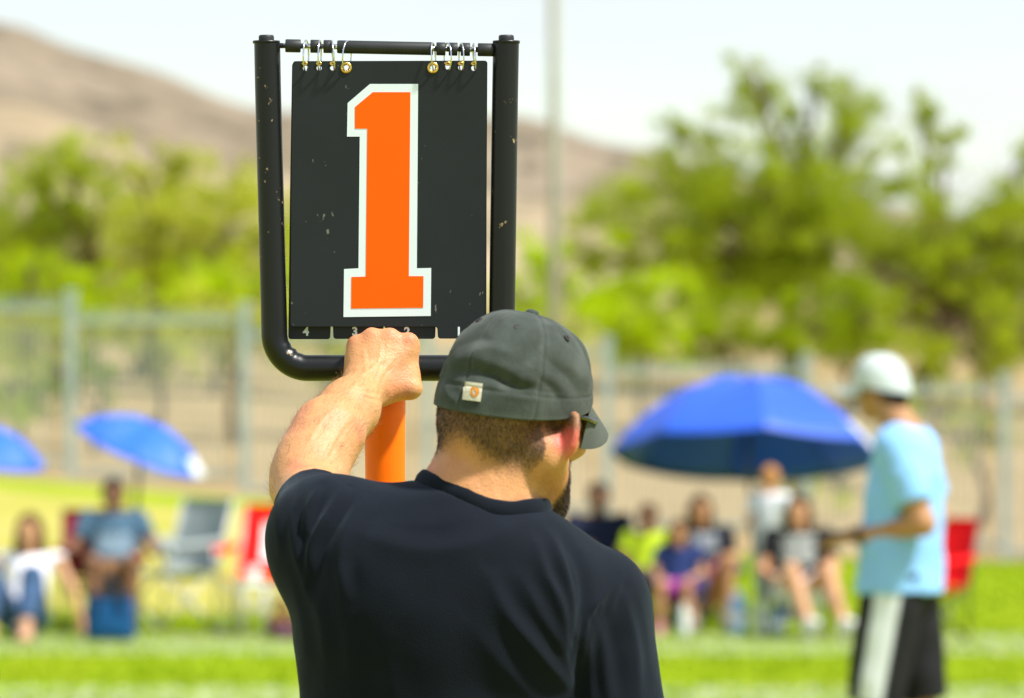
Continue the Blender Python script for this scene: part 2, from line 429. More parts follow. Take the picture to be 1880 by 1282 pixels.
hill('hills', 1250, [(-2600, 250), (-900, 160), (-300, 70), (0, 43), (60, 56), (120, 88), (250, 122), (330, 148), (400, 178), (470, 200), (700, 212), (950, 212), (1040, 234), (1120, 262), (1200, 276), (1400, 330), (1900, 420), (2600, 430), (4200, 300)], 240, 3,
     hill_mat('far_hill', (0.165, 0.132, 0.088), (0.235, 0.19, 0.135), (0.085, 0.075, 0.052)))  # darker than the near hill: shadow band and ridge shading put into the colours
hill('hills', 900, [(-2600, 330), (-600, 260), (-100, 200), (0, 196), (90, 208), (200, 262), (300, 300), (470, 318), (700, 350), (950, 362), (1200, 400), (1500, 470), (2200, 500), (4200, 420)], 170, 9,
     hill_mat('near_hill', (0.27, 0.21, 0.13), (0.33, 0.265, 0.175), (0.14, 0.12, 0.075)))

# ------------------------------------------------------------------ trees and shrubs
m_bark = mat('bark', (0.13, 0.085, 0.055), 0.9, 0.2, noise=(6, 0.4), bump=(18, 0.8, 0.03))
def leafmat(name, c): return mat(name, c, 0.7, 0.08, noise=(1.3, 0.40), trans=0.5)
m_leaf = [leafmat('leaf_olive', (0.36, 0.445, 0.016)), leafmat('leaf_bright', (0.46, 0.60, 0.004)), leafmat('leaf_grey_green', (0.52, 0.56, 0.055)), leafmat('leaf_deep', (0.28, 0.37, 0.006))]
def leaves(cl, seed, dens, size, seeds_root):
    r = np.random.default_rng(seed); V = []
    for (c, rad) in cl:
        n = int(dens * rad ** 2)
        ns = max(6, int(10 * rad * rad + 6)); sub = np.array(c) + r.normal(0, rad * 0.5, (ns, 3)) * np.array([1, 1, 0.85]); sr = r.uniform(0.08, 0.26, ns) * rad
        k = r.integers(0, ns, n); q = sub[k] + r.normal(0, 1, (n, 3)) * sr[k][:, None] * np.array([1, 1, 0.8])
        a = r.normal(0, 1, (n, 3)); a[:, 2] -= 0.5; a /= np.linalg.norm(a, axis=1)[:, None]
        b = np.cross(a, r.normal(0, 1, (n, 3))); b /= np.linalg.norm(b, axis=1)[:, None]
        l = (r.uniform(0.6, 1.3, n) * size)[:, None]; w = l * 0.34
        V.append(np.stack([q - a * l * 0.5, q + b * w * 0.5 + a * l * 0.05, q + a * l * 0.5, q - b * w * 0.5 + a * l * 0.05], 1).reshape(-1, 3))
    V = np.concatenate(V); return V, np.arange(len(V)).reshape(-1, 4)
def tree(name, label, cat, base_px, d, clusters, seed, lm, trunk_r=0.16, dens=3900, size=0.092, group=None, fork=None, dspread=1.1):
    r = random.Random(seed); x0 = gx(base_px, d); root = empty(name, (x0, d, gz(x0, d) - 0.05), 0, label, cat, group)
    o = Vector(root.location); cl = []
    for c in clusters:
        p = px(c[0], c[1], d); p.y += r.uniform(-dspread, dspread); cl.append((p - o, c[2] * 1.15))
    f = px(fork[0], fork[1], d) - o if fork else Vector((0, 0, max(0.5, min(c[0].z for c in cl) * 0.7)))
    b = MB(); path = spline([Vector((0, 0, 0)), f * 0.5 + Vector((r.uniform(-.08, .08), r.uniform(-.1, .1), 0)), f], 5)
    b.tube(path, [trunk_r * (1.25 - 0.55 * i / (len(path) - 1)) for i in range(len(path))], 9)
    for c, rad in cl:
        mid = f.lerp(c, 0.5) + Vector((r.uniform(-.3, .3), r.uniform(-.3, .3), r.uniform(-.1, .3)))
        q = spline([f - Vector((0, 0, 0.1)), mid, c], 5); r0 = trunk_r * r.uniform(0.3, 0.5)
        b.tube(q, [r0 * (1 - 0.85 * i / (len(q) - 1)) + 0.006 for i in range(len(q))], 6)
        for _ in range(int(4 + rad * 6)):
            e = c + Vector((r.gauss(0, .5), r.gauss(0, .5), r.gauss(0.1, .45))) * rad; s_ = mid.lerp(c, r.uniform(0.3, 1))
            qq = spline([s_, s_.lerp(e, 0.5) + Vector((r.uniform(-.1, .1), r.uniform(-.1, .1), 0.05)), e], 3); b.tube(qq, [0.022 - 0.017 * i / (len(qq) - 1) for i in range(len(qq))], 4)
    b.build('trunk', m_bark, root)
    V, F = leaves(cl, seed, dens, size, o); mk('crown', V, F, lm, root, smooth=False)
    return root
TR = 'desert trees behind the fence'
tree('mesquite_tree', 'tall airy green tree with upright dark trunk behind the blue umbrella', 'tree', 1440, 86,
     [(1370, 140, .30), (1380, 190, .45), (1430, 250, .7), (1510, 160, .35), (1550, 200, .5), (1560, 260, .6), (1300, 250, .4), (1230, 240, .3), (1210, 340, .55), (1130, 420, .6), (1200, 420, .7), (1090, 470, .5), (1290, 330, .6), (1300, 400, .8), (1240, 300, .45), (1400, 340, .8), (1480, 300, .7), (1400, 430, .9), (1480, 400, .8), (1520, 470, .7), (1300, 490, .7), (1580, 350, .5), (1560, 420, .6), (1430, 500, .6), (1344, 455, .6), (1420, 560, .5), (1125, 500, .5), (1350, 540, .5), (1240, 480, .6)], 21, m_leaf[0], 0.17, fork=(1455, 520), group=TR)
tree('mesquite_tree', 'broad green tree with leaning forked trunk behind the man in light blue', 'tree', 1662, 84,
     [(1690, 210, .35), (1740, 260, .45), (1650, 330, .4), (1690, 390, .6), (1640, 460, .7), (1600, 540, .6), (1760, 430, .7), (1860, 360, .6), (1880, 290, .4), (1830, 470, .8), (1760, 530, .8), (1700, 580, .6), (1860, 560, .9), (1930, 420, .9), (1960, 520, .9), (1800, 620, .6), (1880, 640, .6), (1580, 490, .6), (1620, 600, .5), (1740, 480, .5)], 33, m_leaf[0], 0.19, fork=(1752, 560), group=TR)
tree('mesquite_tree', 'hazy olive tree behind the fence above the tilted blue umbrella', 'tree', 262, 84,
     [(330, 290, .35), (320, 350, .6), (395, 370, .6), (280, 430, .7), (360, 440, .8), (440, 420, .7), (480, 350, .5), (450, 500, .7), (350, 520, .7), (290, 520, .5), (250, 310, .35), (520, 440, .6), (540, 520, .6)], 45, m_leaf[2], 0.16, fork=(285, 540), group=TR)
tree('mesquite_tree', 'pale olive tree with several dark stems rising behind the highest fence panel', 'tree', 150, 86,
     [(60, 320, .4), (110, 290, .35), (160, 300, .4), (40, 400, .7), (120, 380, .7), (200, 390, .7), (20, 480, .7), (100, 470, .8), (190, 470, .6), (-60, 420, .9), (-40, 520, .8), (60, 540, .6), (230, 530, .4)], 57, m_leaf[0], 0.17, fork=(180, 540), group=TR)
BU = 'low bushes behind the fence'
def bush(label, x, d, cl, seed, lm, dens=4500): return tree('desert_bush', label, 'bush', x, d, cl, seed, lm, 0.05, dens, 0.08, BU, dspread=0.5)
bush('vivid yellow green bush at the foot of the light pole', 1010, 76, [(960, 560, .5), (1010, 520, .5), (1060, 570, .55), (1000, 610, .5), (970, 500, .35)], 61, m_leaf[1])
bush('large bright green bush between light pole and upright tree trunk', 1180, 77, [(1110, 540, .5), (1170, 560, .6), (1230, 590, .55), (1120, 610, .6), (1190, 620, .6), (1250, 540, .4)], 62, m_leaf[1])
bush('dark green bush at the foot of the upright tree trunk', 1340, 78, [(1290, 590, .5), (1350, 600, .6), (1400, 620, .5), (1320, 640, .5)], 63, m_leaf[3])
bush('rounded olive bush between the two bare tree trunks', 1550, 78, [(1500, 570, .5), (1560, 560, .6), (1600, 600, .5), (1530, 620, .6), (1490, 620, .5)], 64, m_leaf[3])
bush('small green shrub behind the fence beside its tallest post', 175, 66, [(120, 690, .28), (160, 680, .3), (200, 700, .25), (90, 720, .25)], 65, m_leaf[3])
bush('dry olive shrub behind the fence beyond the marker frame', 430, 70, [(380, 600, .4), (430, 620, .4), (470, 590, .4), (520, 620, .35)], 66, m_leaf[2])
bush('sparse yellowish shrub low behind the highest fence panel', 40, 66, [(20, 730, .3), (60, 740, .3), (-20, 720, .3)], 67, m_leaf[1], 4000)
bush('thin grey shrub on the dirt behind the lowest fence panels', 1800, 66, [(1760, 800, .3), (1800, 790, .3), (1840, 810, .25)], 68, m_leaf[2], 3000)
bush('low brown green shrub on the dirt behind the blue umbrella', 1480, 64, [(1440, 890, .3), (1500, 880, .3), (1550, 900, .25)], 69, m_leaf[2], 3000)

bush('dense olive thicket behind the fence under the pale olive tree', 60, 72, [(0, 620, .45), (60, 600, .45), (110, 630, .4), (30, 660, .4)], 70, m_leaf[2], 4000)
bush('dense olive thicket behind the fence under the hazy olive tree', 290, 72, [(230, 610, .4), (290, 600, .45), (350, 620, .4), (300, 650, .35)], 71, m_leaf[2], 4000)
bush('olive thicket behind the fence seen under the marker tube', 600, 72, [(540, 590, .4), (600, 610, .45), (660, 600, .4), (720, 630, .4), (620, 650, .35)], 72, m_leaf[2], 4000)
bush('brown green brush behind the fence beneath the leaning trunk', 1700, 70, [(1640, 720, .3), (1700, 730, .35), (1760, 720, .3)], 73, m_leaf[2], 2500)

bush('wide yellow green bank of brush behind the highest fence panel', 90, 80, [(-40, 560, .6), (30, 545, .6), (100, 555, .55), (160, 575, .5), (60, 500, .5), (130, 510, .4)], 74, m_leaf[1], 3600)
bush('wide yellow green bank of brush under the hazy olive tree', 390, 80, [(230, 570, .5), (310, 560, .6), (380, 550, .6), (450, 555, .6), (420, 500, .5), (520, 570, .5), (350, 500, .4)], 75, m_leaf[1], 3600)
bush('tall bright bush seen through the gap beside the plate', 620, 80, [(560, 540, .5), (640, 560, .5), (700, 580, .5), (600, 480, .4)], 76, m_leaf[1], 3000)
bush('bright green bush filling the gap below the broad tree', 1800, 80, [(1740, 620, .5), (1810, 600, .6), (1870, 620, .6), (1930, 600, .6), (1660, 600, .4)], 77, m_leaf[0], 3200)

# ------------------------------------------------------------------ light pole behind the fence
m_galv = mat('galvanised_pole', (0.46, 0.50, 0.42), 0.5, 0.3, metal=0.0, noise=(3, 0.15))
pl = empty('light_pole', (gx(1018, 72), 72, gz(gx(1018, 72), 72)), 0, 'tall pale metal light pole rising behind the fence', 'pole')
b = MB(); b.tube([(0, 0, 0), (0, 0, 6), (0, 0, 14)], [0.08, 0.07, 0.05], 14); b.build('shaft', m_galv, pl)
b = MB(); b.tube([(0, 0, -0.05), (0, 0, 0.12)], 0.17, 12); b.build('base', m_galv, pl)
b = MB(); b.box((0, 0, 13.9), (0.9, 0.04, 0.05), bev=0.01); b.build('crossarm', m_galv, pl)
for sx in (-0.7, 0.0, 0.7):
    b = MB(); b.box((sx, -0.2, 13.85), (0.2, 0.16, 0.14), Matrix.Rotation(R(25), 3, 'X'), 0.03); b.build('floodlight', m_galv, pl)

# ------------------------------------------------------------------ picket fence
m_fence = mat('fence_paint', (0.31, 0.385, 0.355), 0.5, 0.4, noise=(4, 0.15))
fx = [-850, -510, -190, 130, 450, 785, 1115, 1480, 1845, 2210, 2580]
ft = [500, 522, 545, 568, 596, 630, 662, 697, 712, 726]
fen = empty('picket_fence', (0, FENCE_D, 0), 0, 'grey green metal picket fence stepping down the slope behind the spectators', 'fence')
pick = bpy.data.meshes.new('picket'); _o = MB().box((0, 0, 0.5), (0.0105, 0.0105, 0.5)); pick.from_pydata([tuple(v) for v in _o.V], [], _o.F); pick.materials.append(m_fence)
FH = 1.8
for i, x in enumerate(fx):
    X = gx(x, FENCE_D); top = CAMZ + (HY - min(ft[max(i - 1, 0)], ft[min(i, 9)])) / FPX * FENCE_D + 0.03; zb = gz(X, FENCE_D) - 0.25
    b = MB(); b.box((X, 0, (top + zb) / 2), (0.055, 0.055, (top - zb) / 2)); b.box((X, 0, top + 0.02), (0.062, 0.062, 0.02), bev=0.008); b.build('post', m_fence, fen, smooth=False)
for i in range(10):
    x0, x1 = gx(fx[i], FENCE_D) + 0.062, gx(fx[i + 1], FENCE_D) - 0.062; zt = CAMZ + (HY - ft[i]) / FPX * FENCE_D; zb = zt - FH
    for z in (zt - 0.12, zb + 0.12):
        b = MB(); b.box(((x0 + x1) / 2, 0, z), ((x1 - x0) / 2, 0.02, 0.022)); b.build('rail', m_fence, fen, smooth=False)
    n = max(2, int(round((x1 - x0) / 0.070)))
    for k in range(1, n):
        o = link('picket', pick, fen); o.location = (x0 + (x1 - x0) * k / n, 0.031, zb); o.scale = (1, 1, FH)
# ================================================================== DOWN MARKER (pole with flip numbers)
SD = 7.5
mk_root = empty('down_marker', (gx(707, SD), SD, 0), 0, 'black framed flip number marker on orange pole showing an orange 1', 'down marker')
MO = Vector(mk_root.location)
def sp(x, y, dy=0.0): return px(x, y, SD) + Vector((0, dy, 0)) - MO
def speck_mat(name, base, rough, spec, speck, scale, thr, coat=0.0, streak=False):
    m = mat(name, base, rough, spec, noise=(3, 0.25), coat=coat); N, L, p = nodes_of(m); tc = N.new('ShaderNodeTexCoord')
    n = N.new('ShaderNodeTexNoise'); n.inputs['Scale'].default_value = scale; n.inputs['Detail'].default_value = 3; n.inputs['Roughness'].default_value = 0.55
    n2 = N.new('ShaderNodeTexNoise'); n2.inputs['Scale'].default_value = scale * 0.12; n2.inputs['Detail'].default_value = 2
    mp = N.new('ShaderNodeMapping'); mp.inputs['Scale'].default_value = (1, 1, 0.55 if streak else 1); L.new(tc.outputs['Object'], mp.inputs['Vector'])
    L.new(mp.outputs[0], n.inputs['Vector']); L.new(tc.outputs['Object'], n2.inputs['Vector'])
    ad = N.new('ShaderNodeMath'); ad.operation = 'MULTIPLY_ADD'; L.new(n2.outputs['Fac'], ad.inputs[0]); ad.inputs[1].default_value = 0.45; L.new(n.outputs['Fac'], ad.inputs[2])
    mr = N.new('ShaderNodeMapRange'); mr.inputs['From Min'].default_value = thr; mr.inputs['From Max'].default_value = thr + 0.06; L.new(ad.outputs[0], mr.inputs['Value'])
    x = N.new('ShaderNodeMix'); x.data_type = 'RGBA'; L.new(mr.outputs[0], x.inputs['Factor']); L.new(p.inputs['Base Color'].links[0].from_socket, x.inputs['A']); x.inputs['B'].default_value = (*speck, 1)
    L.new(x.outputs['Result'], p.inputs['Base Color'])
    b = N.new('ShaderNodeBump'); b.inputs['Strength'].default_value = 0.12; b.inputs['Distance'].default_value = 0.001; L.new(n.outputs['Fac'], b.inputs['Height']); L.new(b.outputs[0], p.inputs['Normal'])
    return m
m_tube = speck_mat('black_enamel', (0.004, 0.0048, 0.0048), 0.36, 0.36, (0.30, 0.22, 0.12), 75, 0.925)
m_plate = speck_mat('charcoal_plastic', (0.0105, 0.0140, 0.0165), 0.48, 0.28, (0.15, 0.15, 0.12), 110, 0.93, streak=True)
m_plate_edge = mat('charcoal_plastic_back', (0.02, 0.021, 0.022), 0.5)
m_orange = mat('orange_vinyl', (0.95, 0.11, 0.0), 0.5, 0.12, noise=(5, 0.04))
m_white = mat('white_vinyl', (0.66, 0.75, 0.80), 0.5, 0.3, noise=(6, 0.03))
m_pole = mat('orange_pole_cover', (0.95, 0.16, 0.0), 0.42, 0.25, noise=(7, 0.08), bump=(26, 0.25, 0.004))
m_steel = mat('bright_steel', (0.72, 0.73, 0.74), 0.2, 0.5, metal=1.0)
m_brass = mat('brass', (0.72, 0.47, 0.13), 0.28, 0.5, metal=1.0, noise=(60, 0.2))
m_rubber = mat('black_rubber', (0.016, 0.018, 0.019), 0.55, 0.4, noise=(30, 0.3))

# bent tube frame with the squeeze wrinkles of its inner bends
pp = [(490.5, 80), (492, 160), (494.5, 260), (497.5, 370), (500, 470), (502.5, 560)]
arc = [(503.5 + 62 - 62 * math.cos(a), 612 + 64 * math.sin(a)) for a in np.linspace(0, math.pi / 2, 42)]
bot = [(x, 676) for x in np.linspace(580, 845, 14)]
arc2 = [(921.5 - 62 + 62 * math.cos(a), 612 + 64 * math.sin(a)) for a in np.linspace(math.pi / 2, 0, 42)]
pr = [(922, 560), (923, 470), (924.5, 370), (926, 260), (927.5, 160), (929, 80)]
path = [sp(*q) for q in pp + arc + bot + arc2 + pr]; nA, nB = len(pp), len(pp) + len(arc) + len(bot)
V, F = [], []; ns = 28; tr_ = 0.0172
for i, q in enumerate(path):
    t = (path[min(i + 1, len(path) - 1)] - path[max(i - 1, 0)]).normalized(); inn = Vector((-t.z, 0, t.x)) * -1
    inn = Vector((t.z, 0, -t.x)) * -1
    for k in range(ns):
        a = 2 * math.pi * k / ns; w = 0
        for s0 in (nA, nB):
            j = i - s0
            if 4 <= j <= 38: w = math.sin(j * 0.62) * math.exp(-((j - 21) / 10) ** 2) * max(0, math.cos(a)) ** 1.5 * 0.055 + 0.05 * math.exp(-((j - 21) / 9) ** 2) * max(0, math.cos(a))
        V.append(q + (inn * math.cos(a) + Vector((0, 1, 0)) * math.sin(a)) * tr_ * (1 + w))
for i in range(len(path) - 1):
    for k in range(ns): F.append((i * ns + k, i * ns + (k + 1) % ns, (i + 1) * ns + (k + 1) % ns, (i + 1) * ns + k))
F.append(tuple(range(ns))[::-1]); F.append(tuple((len(path) - 1) * ns + k for k in range(ns)))
autosmooth(mk('frame_tube', V, F, m_tube, mk_root), 50)
for x, y in ((489, 80), (929.5, 80)):
    c = sp(x, y); up = Vector((0, 0, 1)); b = MB()
    b.tube([c + up * z for z in (0, 0.0035)], 0.0180, 24); b.build('collar', m_tube, mk_root)
    b = MB(); b.tube([c + up * z for z in (0.003, 0.0085, 0.0105, 0.0112)], [0.0102, 0.0102, 0.0096, 0.008], 20); autosmooth(b.build('end_plug', m_rubber, mk_root), 50)
# pole with padded cover
b = MB(); pc = []
for i, z in enumerate(np.linspace(0.06, sp(707, 694).z, 60)): pc.append(((0.0003 * math.sin(z * 40), 0, z)))
b.tube(pc, [0.0268 + 0.0004 * math.sin(i * 0.9) for i in range(60)], 26); b.build('pole', m_pole, mk_root)
b = MB(); b.tube([(0, 0, 0.0), (0, 0, 0.01), (0, 0, 0.07), (0, 0, 0.09)], [0.024, 0.030, 0.030, 0.027], 20); b.build('foot_cap', m_rubber, mk_root)
b = MB(); b.tube([sp(707, 700), sp(707, 690)], 0.021, 20); b.build('socket', m_tube, mk_root)
# crossbar with black spacers and bright gaps
def rodp(x): return sp(x, 84 + (x - 515) * 0.0205)
b = MB(); b.tube([rodp(506), rodp(914)], 0.0036, 12); rod = b.build('crossbar', m_steel, mk_root)
for a, c in ((524, 552), (570, 587), (594, 610), (619, 795), (801, 818), (824, 840), (846, 863), (877, 906)):
    b = MB(); q = rodp(a), rodp(c); b.tube([q[0], q[0].lerp(q[1], 0.02 if c - a > 60 else 0.06), q[0].lerp(q[1], 0.98 if c - a > 60 else 0.94), q[1]], [0.0080, 0.0087, 0.0087, 0.0080], 18); autosmooth(b.build('spacer', m_rubber, rod), 50)

def flat(name, loops, y, th, m, parent, bev=0.0):
    """flat sheet in the plane of the sign, outline first, then holes"""
    cu = bpy.data.curves.new(name, 'CURVE'); cu.dimensions = '2D'; cu.fill_mode = 'BOTH'; cu.extrude = th / 2 - bev; cu.bevel_depth = bev; cu.bevel_resolution = 1; cu.offset = -bev
    for lp in loops:
        s_ = cu.splines.new('POLY'); s_.points.add(len(lp) - 1); s_.use_cyclic_u = True
        for pt, q in zip(s_.points, lp): pt.co = (q[0], q[1], 0, 1)
    t = bpy.data.objects.new(name, cu); me = bpy.data.meshes.new_from_object(t); bpy.data.objects.remove(t); bpy.data.curves.remove(cu)
    for v in me.vertices: v.co = Vector((v.co.x, y + v.co.z, v.co.y))
    me.flip_normals(); me.update(); me.materials.clear(); me.name = name
    return link(name, me, parent, m)
def xz(x, y): v = sp(x, y); return (v.x, v.z)
def rnd(poly, r=5, n=5):
    out = []
    for i in range(len(poly)):
        a, b_, c = Vector(poly[i - 1]), Vector(poly[i]), Vector(poly[(i + 1) % len(poly)]); u, w = (a - b_).normalized(), (c - b_).normalized()
        rr = min(r, (a - b_).length * .45, (c - b_).length * .45)
        for k in range(n + 1):
            t = k / n; q = (b_ + u * rr).lerp(b_, t).lerp(b_.lerp(b_ + w * rr, t), t); out.append(xz(q.x, q.y))
    return out
def circ(x, y, r, n=18): return [xz(x + r * math.cos(2 * math.pi * k / n), y + r * math.sin(2 * math.pi * k / n)) for k in range(n)]
holes = [(561, 126), (586, 126), (611, 126), (636, 125), (795, 125), (821, 124), (846, 125), (870, 126)]
tabs = {4: (529, 606), 3: (612, 703), 2: (708, 799), 1: (804, 893)}
def numeral(n, x, y, h, parent, yy):
    cu = bpy.data.curves.new('tab_numeral', 'FONT'); cu.body = str(n); cu.size = h / FPX * SD * 1.42; cu.align_x = 'CENTER'; cu.extrude = 0.00015; cu.offset = 0.0006
    t = bpy.data.objects.new('tab_numeral', cu); me = bpy.data.meshes.new_from_object(t); bpy.data.objects.remove(t); c = xz(x, y)
    for v in me.vertices: v.co = Vector((c[0] + v.co.x, yy - v.co.z, c[1] + v.co.y))
    me.materials.clear(); link('tab_numeral', me, parent, m_white)
for n, (dx, dy) in {4: (-5, 2), 3: (-1, 1.0), 2: (0, 1), 1: (0, 0)}.items():
    a, c = tabs[n]; yl = 600 + dy
    if n == 1: out = [(538, 113), (895, 112), (893.5, 360), (893, 622), (804, 622), (803, 600), (533.5, 600), (535, 360)]
    elif n == 4: out = [(541 + dx, 115), (893, 114), (892, 596), (607, 596), (606, 623), (529, 623), (532, 360)]
    else: out = [(541, 115), (893, 114), (892, 596), (c + 1, 596), (c, 622.5), (a, 622.5), (a - 1, 596), (538, 596)]
    hs = [circ(x, y, 5.2 if n == 1 else 5.6) for x, y in holes]
    y0 = -0.007 + (n - 1) * 0.0042
    pt = flat('number_plate', [rnd(out, 6)] + hs, y0, 0.0022, [m_plate if n in (1, 4) else m_plate], mk_root, 0.0003)
    pt['label'] = 'charcoal plate with index tab %d' % n
    numeral(n, (a + c) / 2 - 6, 615.8, 15, pt, y0 - 0.0012)
    if n == 1:
        flat('numeral_outline', [[xz(*q) for q in [(679.5, 155), (767.8, 155), (765.5, 493), (791.8, 492.4), (791, 580.4), (631, 582.4), (632, 494.4), (658.5, 493), (660.8, 251.5), (637.4, 251.5), (638.6, 190)]]], y0 - 0.00135, 0.0006, m_white, pt)
        flat('numeral', [[xz(*q) for q in [(684.7, 170), (753.7, 170), (750.8, 507.4), (777.7, 507.4), (777, 565.4), (645, 566.8), (645.5, 509), (671.8, 508.2), (674.6, 236.8), (652, 236.8), (652, 197.3)]]], y0 - 0.00175, 0.0006, m_orange, pt)
    for (x, y) in holes:
        big = n == 1 and x in (636, 795); i_ = holes.index((x, y))
        if n == 1 and not big: continue
        if n != 1 and {4: (0, 7), 3: (1, 6), 2: (2, 5)}[n].count(i_) == 0: continue
        b = MB(); g = sp(x, y if big else y - 1, 0); rr = 8.0 if big else 7.0; w = 0.0022 if big else 0.0016
        b.tube([Vector((g.x + rr / FPX * SD * math.cos(q), y0 - 0.0012, g.z + rr / FPX * SD * math.sin(q))) for q in np.linspace(0, 2 * math.pi, 25)[:-1]], w, 8, closed=True); b.build('grommet', m_brass, pt)
# small brass eyelets of the hidden plates that show over the front plate's holes
for x in (560, 586, 611, 822, 846, 870):
    b = MB(); g = sp(x, 117.5, -0.0088); b.tube([g + Vector((0.0030 * math.cos(q), 0, 0.0016 * math.sin(q))) for q in np.linspace(0, 2 * math.pi, 13)[:-1]], 0.0014, 7, closed=True); b.build('eyelet', m_brass, mk_root)
# split rings between crossbar and plates
rr_ = random.Random(3)
for x, _ in holes:
    c = (rodp(x + 2) + sp(x, 126)) / 2 + Vector((0, -0.004, 0.0015)); rad = (rodp(x).z - sp(x, 126).z) / 2 + 0.0062
    ang = rr_.uniform(-0.32, 0.32); tl = rr_.uniform(-0.10, 0.10); b = MB(); P = []
    for q in np.linspace(0, 2 * math.pi, 33)[:-1]:
        v = Vector((0, math.cos(q) * rad * 0.82, math.sin(q) * rad)); v = Matrix.Rotation(ang, 3, 'Z') @ v; v = Matrix.Rotation(tl, 3, 'Y') @ v; P.append(c + v)
    b.tube(P, 0.00105, 8, closed=True); b.build('hanging_ring', m_steel, mk_root)
# ================================================================== THE MAN HOLDING THE MARKER
HR = empty('person', (-0.08, 6.98, 0), 0, 'man seen from behind in black t-shirt and charcoal cap gripping the marker', 'person')
HO = np.array(HR.location)
yaw, pit, rol = R(35), R(8), R(9)
r_ = np.array([math.cos(yaw), -math.sin(yaw), 0]); f_ = np.array([math.sin(yaw), math.cos(yaw), 0]); u_ = np.array([0, 0, 1.0])
f_, u_ = f_ * math.cos(pit) - u_ * math.sin(pit), u_ * math.cos(pit) + f_ * math.sin(pit)
r_, u_ = r_ * math.cos(rol) - u_ * math.sin(rol), u_ * math.cos(rol) + r_ * math.sin(rol)
HM = np.stack([r_, f_, u_], 1); HC = np.array(px(947, 735, 7.0))
def hl(a, b, c): return HC + r_ * a + f_ * b + u_ * c
def P(x, y, d): return np.array(px(x, y, d))
ax_x = np.concatenate([np.arange(-0.345, 0.11, 0.0027), np.arange(0.11, 0.26, 0.005)])
ax_y = np.concatenate([np.arange(6.74, 6.86, 0.008), np.arange(6.86, 7.57, 0.0027)])
ax_z = np.concatenate([np.arange(-0.02, 0.7, 0.014), np.arange(0.7, 0.95, 0.006), np.arange(0.95, 1.5, 0.012), np.arange(1.5, 1.86, 0.0027)])
B = Field(ax_x, ax_y, ax_z)
# skull and face
B.ell(hl(0, -.006, .018), (.0745, .094, .084), HM)
B.ell(hl(0, -.066, -.028), (.056, .040, .052), HM, .03)
B.cone(hl(0, .036, -.03), hl(0, .058, -.100), .056, .037, .03)
for s in (-1, 1):
    B.cone(hl(s * .063, .000, -.062), hl(s * .029, .074, -.116), .027, .023, .025)
    B.ell(hl(s * .046, .066, -.040), (.022, .022, .018), HM, .02)
    B.ell(hl(s * .030, .087, .010), (.024, .012, .009), HM, .015)
    B.ell(hl(s * .032, .108, -.010), (.017, .017, .012), HM, .010, 'sub')
    B.ell(hl(s * .031, .084, -.010), (.0125, .0125, .0120), HM, .003)
    B.ell(hl(s * .011, .105, -.046), (.008, .010, .007), HM, .006)
B.cone(hl(0, .096, -.004), hl(0, .116, -.040), .007, .011, .012)
B.ell(hl(0, .084, -.124), (.022, .019, .016), HM, .02)
B.ell(hl(0, .094, -.076), (.024, .010, .006), HM, .006)
B.ell(hl(0, .092, -.087), (.021, .011, .006), HM, .006)
# ears
EARC = []
for s in (-1, 1):
    e1 = (-f_ * .5 + r_ * s * .87) if s > 0 else (-f_ * .9 + r_ * s * .40); e1 /= np.linalg.norm(e1); e2 = u_ * .95 - f_ * .15 + r_ * s * (.28 if s > 0 else .0); e2 -= e1 * (e1 @ e2); e2 /= np.linalg.norm(e2); n_ = np.cross(e1, e2); n_ *= np.sign(n_ @ (r_ * s))
    c = hl(s * .079, .004, -.036); M = np.stack([e1, e2, n_], 1); EARC.append(c + e1 * .020)
    B.ell(c + e1 * .010 + e2 * .004, (.019, .029, .0052), M, .006)
    B.ell(c + e1 * .005 - e2 * .024, (.010, .012, .0050), M, .008)
    rim = [c + e1 * (.010 + .0185 * math.sin(q)) + e2 * (.004 + .028 * math.cos(q)) + n_ * .002 for q in np.linspace(-0.9, 2.4, 14)]
    B.chain(rim, [.0042] * 14, .004)
    B.ell(c + e1 * .010 - e2 * .002 + n_ * .007, (.010, .016, .0065), M, .004, 'sub')
    B.ell(c - e1 * .004 - e2 * .004, (.009, .016, .009), M, .006)
# neck and upper body
nb0, nb1 = hl(0, -.028, -.055), P(876, 940, 6.985)
B.cone(nb0, nb1, .060, .070, .025)
B.cone(nb1, P(850, 1040, 7.0), .070, .085, .03)
B.cone(hl(.064, -.012, -.055), P(985, 985, 7.06), .018, .016, .025)
B.cone(hl(-.064, -.012, -.055), P(830, 960, 7.07), .018, .016, .025)
B.cone(hl(0, .03, -.09), P(900, 985, 7.06), .030, .04, .03)
B.cone(P(850, 945, 6.975), P(720, 1030, 6.99), .046, .036, .04); B.cone(P(890, 965, 6.98), P(1040, 1090, 7.0), .044, .036, .04)
shL, elL, wrL = P(604, 1002, 7.0), P(566, 897, 7.27), P(673, 708, 7.44)
shR, elR, wrR = P(1088, 1112, 7.0), np.array([.150, 6.97, 1.185]), np.array([.158, 7.06, .945])
B.cone((-.088, 6.99, 1.40), (-.078, 6.98, 1.0), .150, .150, .03, flat=((0, 1, 0), .66))
B.chain([shL, P(720, 1035, 6.99), P(880, 1030, 6.98), P(1000, 1085, 6.99), shR], [.05, .045, .045, .045, .05], .03)
B.cone(shL, elL, .052, .044, .02)
fa = [P(564, 888, 7.27), P(574, 850, 7.295), P(604, 797, 7.33), P(640, 752, 7.385), wrL]
B.chain(fa, [.0385, .0395, .0390, .0340, .0270], .03, flat=None)
B.cone(P(560, 868, 7.275), P(596, 790, 7.33), .028, .029, .03)           # brachioradialis
